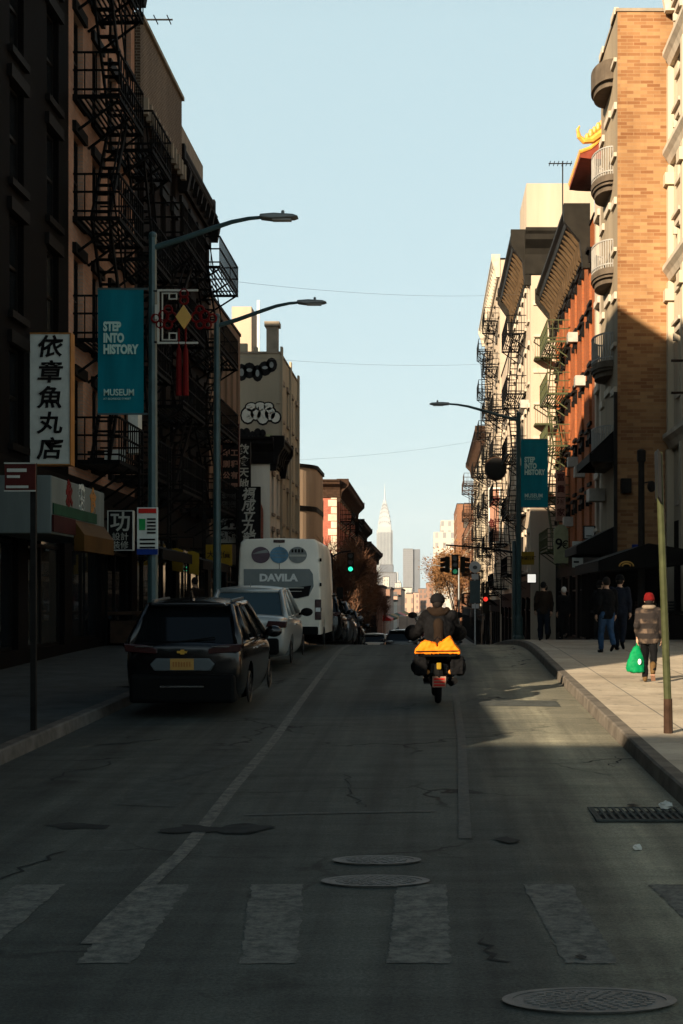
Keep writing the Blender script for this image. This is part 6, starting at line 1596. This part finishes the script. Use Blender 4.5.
# ------------------------------------------------------------------ trees
def tree(x, y, h, label, seed, mat='twigs', spread=.34, trunk_h=.28, n_twig=2600, group='bare street trees', leaf=False, z=None, wide=.5):
    r = random.Random(seed); z0 = (g(y) + .1) if z is None else z
    t = thing('street_tree', label, 'tree', (x, y, z0), 0, group)
    tb = MB(); tips = []
    def grow(p, d, L, rad, lev):
        n = 3; pts = [p]; q = p; dd = d.copy()
        for i in range(n):
            dd = (dd + Vector((r.uniform(-.16, .16), r.uniform(-.16, .16), r.uniform(-.02, .12)))).normalized(); q = q + dd * (L / n); pts.append(q)
        tb.tube(pts, [rad * (1 - .16 * i) for i in range(n + 1)], 6 if lev < 2 else 4, cap=False)
        if lev >= 1: tips.extend([(pts[i], dd, L) for i in range(1, n + 1)])
        if lev < 4:
            for i in range(3 if lev < 2 else 2):
                a = r.uniform(0, 2 * PI); s = Vector((math.cos(a), math.sin(a), r.uniform(.1, .7)))
                grow(pts[r.choice((2, 3, 3))], (dd * .8 + s * spread * 2).normalized(), L * r.uniform(.62, .8), rad * .55, lev + 1)
    grow(Vector((x, y, z0)), Vector((0, 0, 1)), h * trunk_h * 1.15, h * .016 + .04, 0)
    top = max(p.z for p, _, _ in tips) - z0; sc = h / max(top, .1)
    tb.v = [(x + (a - x) * min(sc, 1.4) * wide, y + (b_ - y) * min(sc, 1.4), z0 + (c - z0) * sc) for a, b_, c in tb.v]
    tips = [(Vector((x + (p.x - x) * min(sc, 1.4) * wide, y + (p.y - y) * min(sc, 1.4), z0 + (p.z - z0) * sc)), d, L) for p, d, L in tips]
    tb.build('trunk', 'bark', t)
    cb = MB(); per = max(1, n_twig // max(len(tips), 1))
    for p, d, L in tips:
        for i in range(per):
            s = Vector((r.gauss(0, 1), r.gauss(0, 1), r.gauss(.25, .9))).normalized(); e = (s + d * .6).normalized()
            a = p + s * r.uniform(0, .35); l_ = r.uniform(.4, 1.3) * h / 9; w = Vector((r.uniform(-1, 1), r.uniform(-1, 1), r.uniform(-1, 1))).normalized().cross(e)
            if leaf and i % 2:
                c = a + e * l_; u = w * r.uniform(.08, .18); v = e * r.uniform(.1, .2); cb.add([c - u, c + v, c + u, c - v], [(0, 1, 2, 3)])
            else:
                w = w * (.010 + h * .0012); m = a + e * l_ * .5 + Vector((0, 0, .04)); cb.add([a - w, m - w * .8, a + e * l_, m + w * .8, a + w], [(0, 1, 2, 3, 4)])
    cb.build('crown', mat, t, recalc=False)
TL = [(-5.2, 82, 6.0, .5), (-5.6, 94, 7.2, .5), (-5.8, 108, 7.5, .45), (-6.0, 124, 7.4, .4), (-6.2, 142, 7.0, .36), (-6.4, 162, 6.8, .34), (-6.6, 186, 6.4, .34), (-6.6, 215, 5.8, .34)]
labs = ['bare reddish tree nearest the van, beside the green traffic signal', 'bare tree second along the shaded pavement, before the red tenement', 'bare twiggy tree in the middle of the red tenement front', 'bare tree spreading over the far end of the red tenement', 'bare tree beside the brown brick tenement, close to the road', 'bare tree hiding the brown house base', 'bare tree near the street end, small and brown', 'smallest bare tree where the shaded row ends']
for i, (x, y, h, wd) in enumerate(TL): tree(x, y, h, labs[i], 20 + i, 'twigs', n_twig=2600 if i < 5 else 1600, wide=wd)
TR = [(3.2, 190, 11, 'orange brown tree half behind the mast arm signal'), (1.5, 240, 11.5, 'orange brown tree left of the hanging signal, above the rider'), (4.2, 236, 13.5, 'tallest orange brown tree before the square brown block'), (1.0, 300, 14.5, 'faint orange tree farthest along the sunlit side'), (4.6, 320, 16, 'orange brown tree rising behind the round white sign')]
for i, (x, y, h, lab) in enumerate(TR): tree(x, y, h, lab, 50 + i, 'dry_leaves', n_twig=2200, leaf=True, group='orange brown trees')

# ------------------------------------------------------------------ air, light, camera
SUN_AZ, SUN_EL = 212.0, 19.0
b = MB(); b.box(-3100, 3100, -500, 6100, g(9000) - 9.0, 345); hz = b.build('haze', 'earth')
hm = bpy.data.materials.new('haze_air'); hm.use_nodes = True; n = hm.node_tree.nodes; l = hm.node_tree.links
for q in list(n):
    if q.type == 'BSDF_PRINCIPLED': n.remove(q)
pv = n.new('ShaderNodeVolumePrincipled'); pv.inputs['Color'].default_value = (.93, .96, 1, 1); pv.inputs['Density'].default_value = 6e-5; pv.inputs['Anisotropy'].default_value = .0
l.new(pv.outputs[0], n['Material Output'].inputs['Volume'])
hz.data.materials.clear(); hz.data.materials.append(hm); struct(hz, 'stuff')
hz.name = 'haze'
w = bpy.data.worlds.new('World'); SC.world = w; w.use_nodes = True
n = w.node_tree.nodes; l = w.node_tree.links; bg = n['Background']
sk = n.new('ShaderNodeTexSky'); sk.sky_type = 'NISHITA'; sk.sun_disc = False; sk.sun_elevation = R(SUN_EL); sk.sun_rotation = R(SUN_AZ)
sk.altitude = 0; sk.air_density = 1.0; sk.dust_density = 1.2; sk.ozone_density = 1.0
hs = n.new('ShaderNodeHueSaturation'); hs.inputs['Saturation'].default_value = .8
l.new(sk.outputs[0], hs.inputs['Color'])
# towards the zenith the clear winter sky is much deeper than near the horizon
tc = n.new('ShaderNodeTexCoord'); sz = n.new('ShaderNodeSeparateXYZ'); l.new(tc.outputs['Generated'], sz.inputs[0])
deep = ramp(n, l, sz.outputs[2], .36, .80, (1, 1, 1), (.16, .20, .27))
pale = mixrgb(n, l, .82, hs.outputs[0], (4.15, 5.6, 5.95))
l.new(mixrgb(n, l, 1, pale, deep, 'MULTIPLY'), bg.inputs[0]); bg.inputs[1].default_value = .051
sd = bpy.data.lights.new('sun', 'SUN'); sd.energy = 5.0; sd.angle = R(.55); sd.color = (1, .82, .60)
so = bpy.data.objects.new('sun', sd); COL.objects.link(so)
d = Vector((-math.sin(R(SUN_AZ)) * math.cos(R(SUN_EL)), -math.cos(R(SUN_AZ)) * math.cos(R(SUN_EL)), -math.sin(R(SUN_EL))))
so.rotation_euler = d.to_track_quat('-Z', 'Y').to_euler(); so.location = (-20, -30, 40)
cd = bpy.data.cameras.new('camera'); cam = bpy.data.objects.new('camera', cd); COL.objects.link(cam)
cam.location = (0, 0, 2.1); cam.rotation_euler = (R(90), 0, 0)
cd.sensor_fit = 'VERTICAL'; cd.sensor_height = 36; cd.sensor_width = 24; cd.lens = 36 * 1500 / 1024
cd.shift_x = -(430 - 341.5) / 1024; cd.shift_y = (603 - 512) / 1024; cd.clip_end = 20000; cd.clip_start = .1
SC.camera = cam
SC.view_settings.view_transform = 'Standard'; SC.view_settings.look = 'None'; SC.view_settings.gamma = 1; SC.view_settings.exposure = 1.5; SC.view_settings.use_curve_mapping = False
SC.render.engine = 'CYCLES'
cy = SC.cycles; cy.use_denoising = True; cy.max_bounces = 8; cy.diffuse_bounces = 4; cy.glossy_bounces = 3; cy.volume_bounces = 0; cy.sample_clamp_indirect = 4; cy.use_adaptive_sampling = True; cy.adaptive_threshold = .02
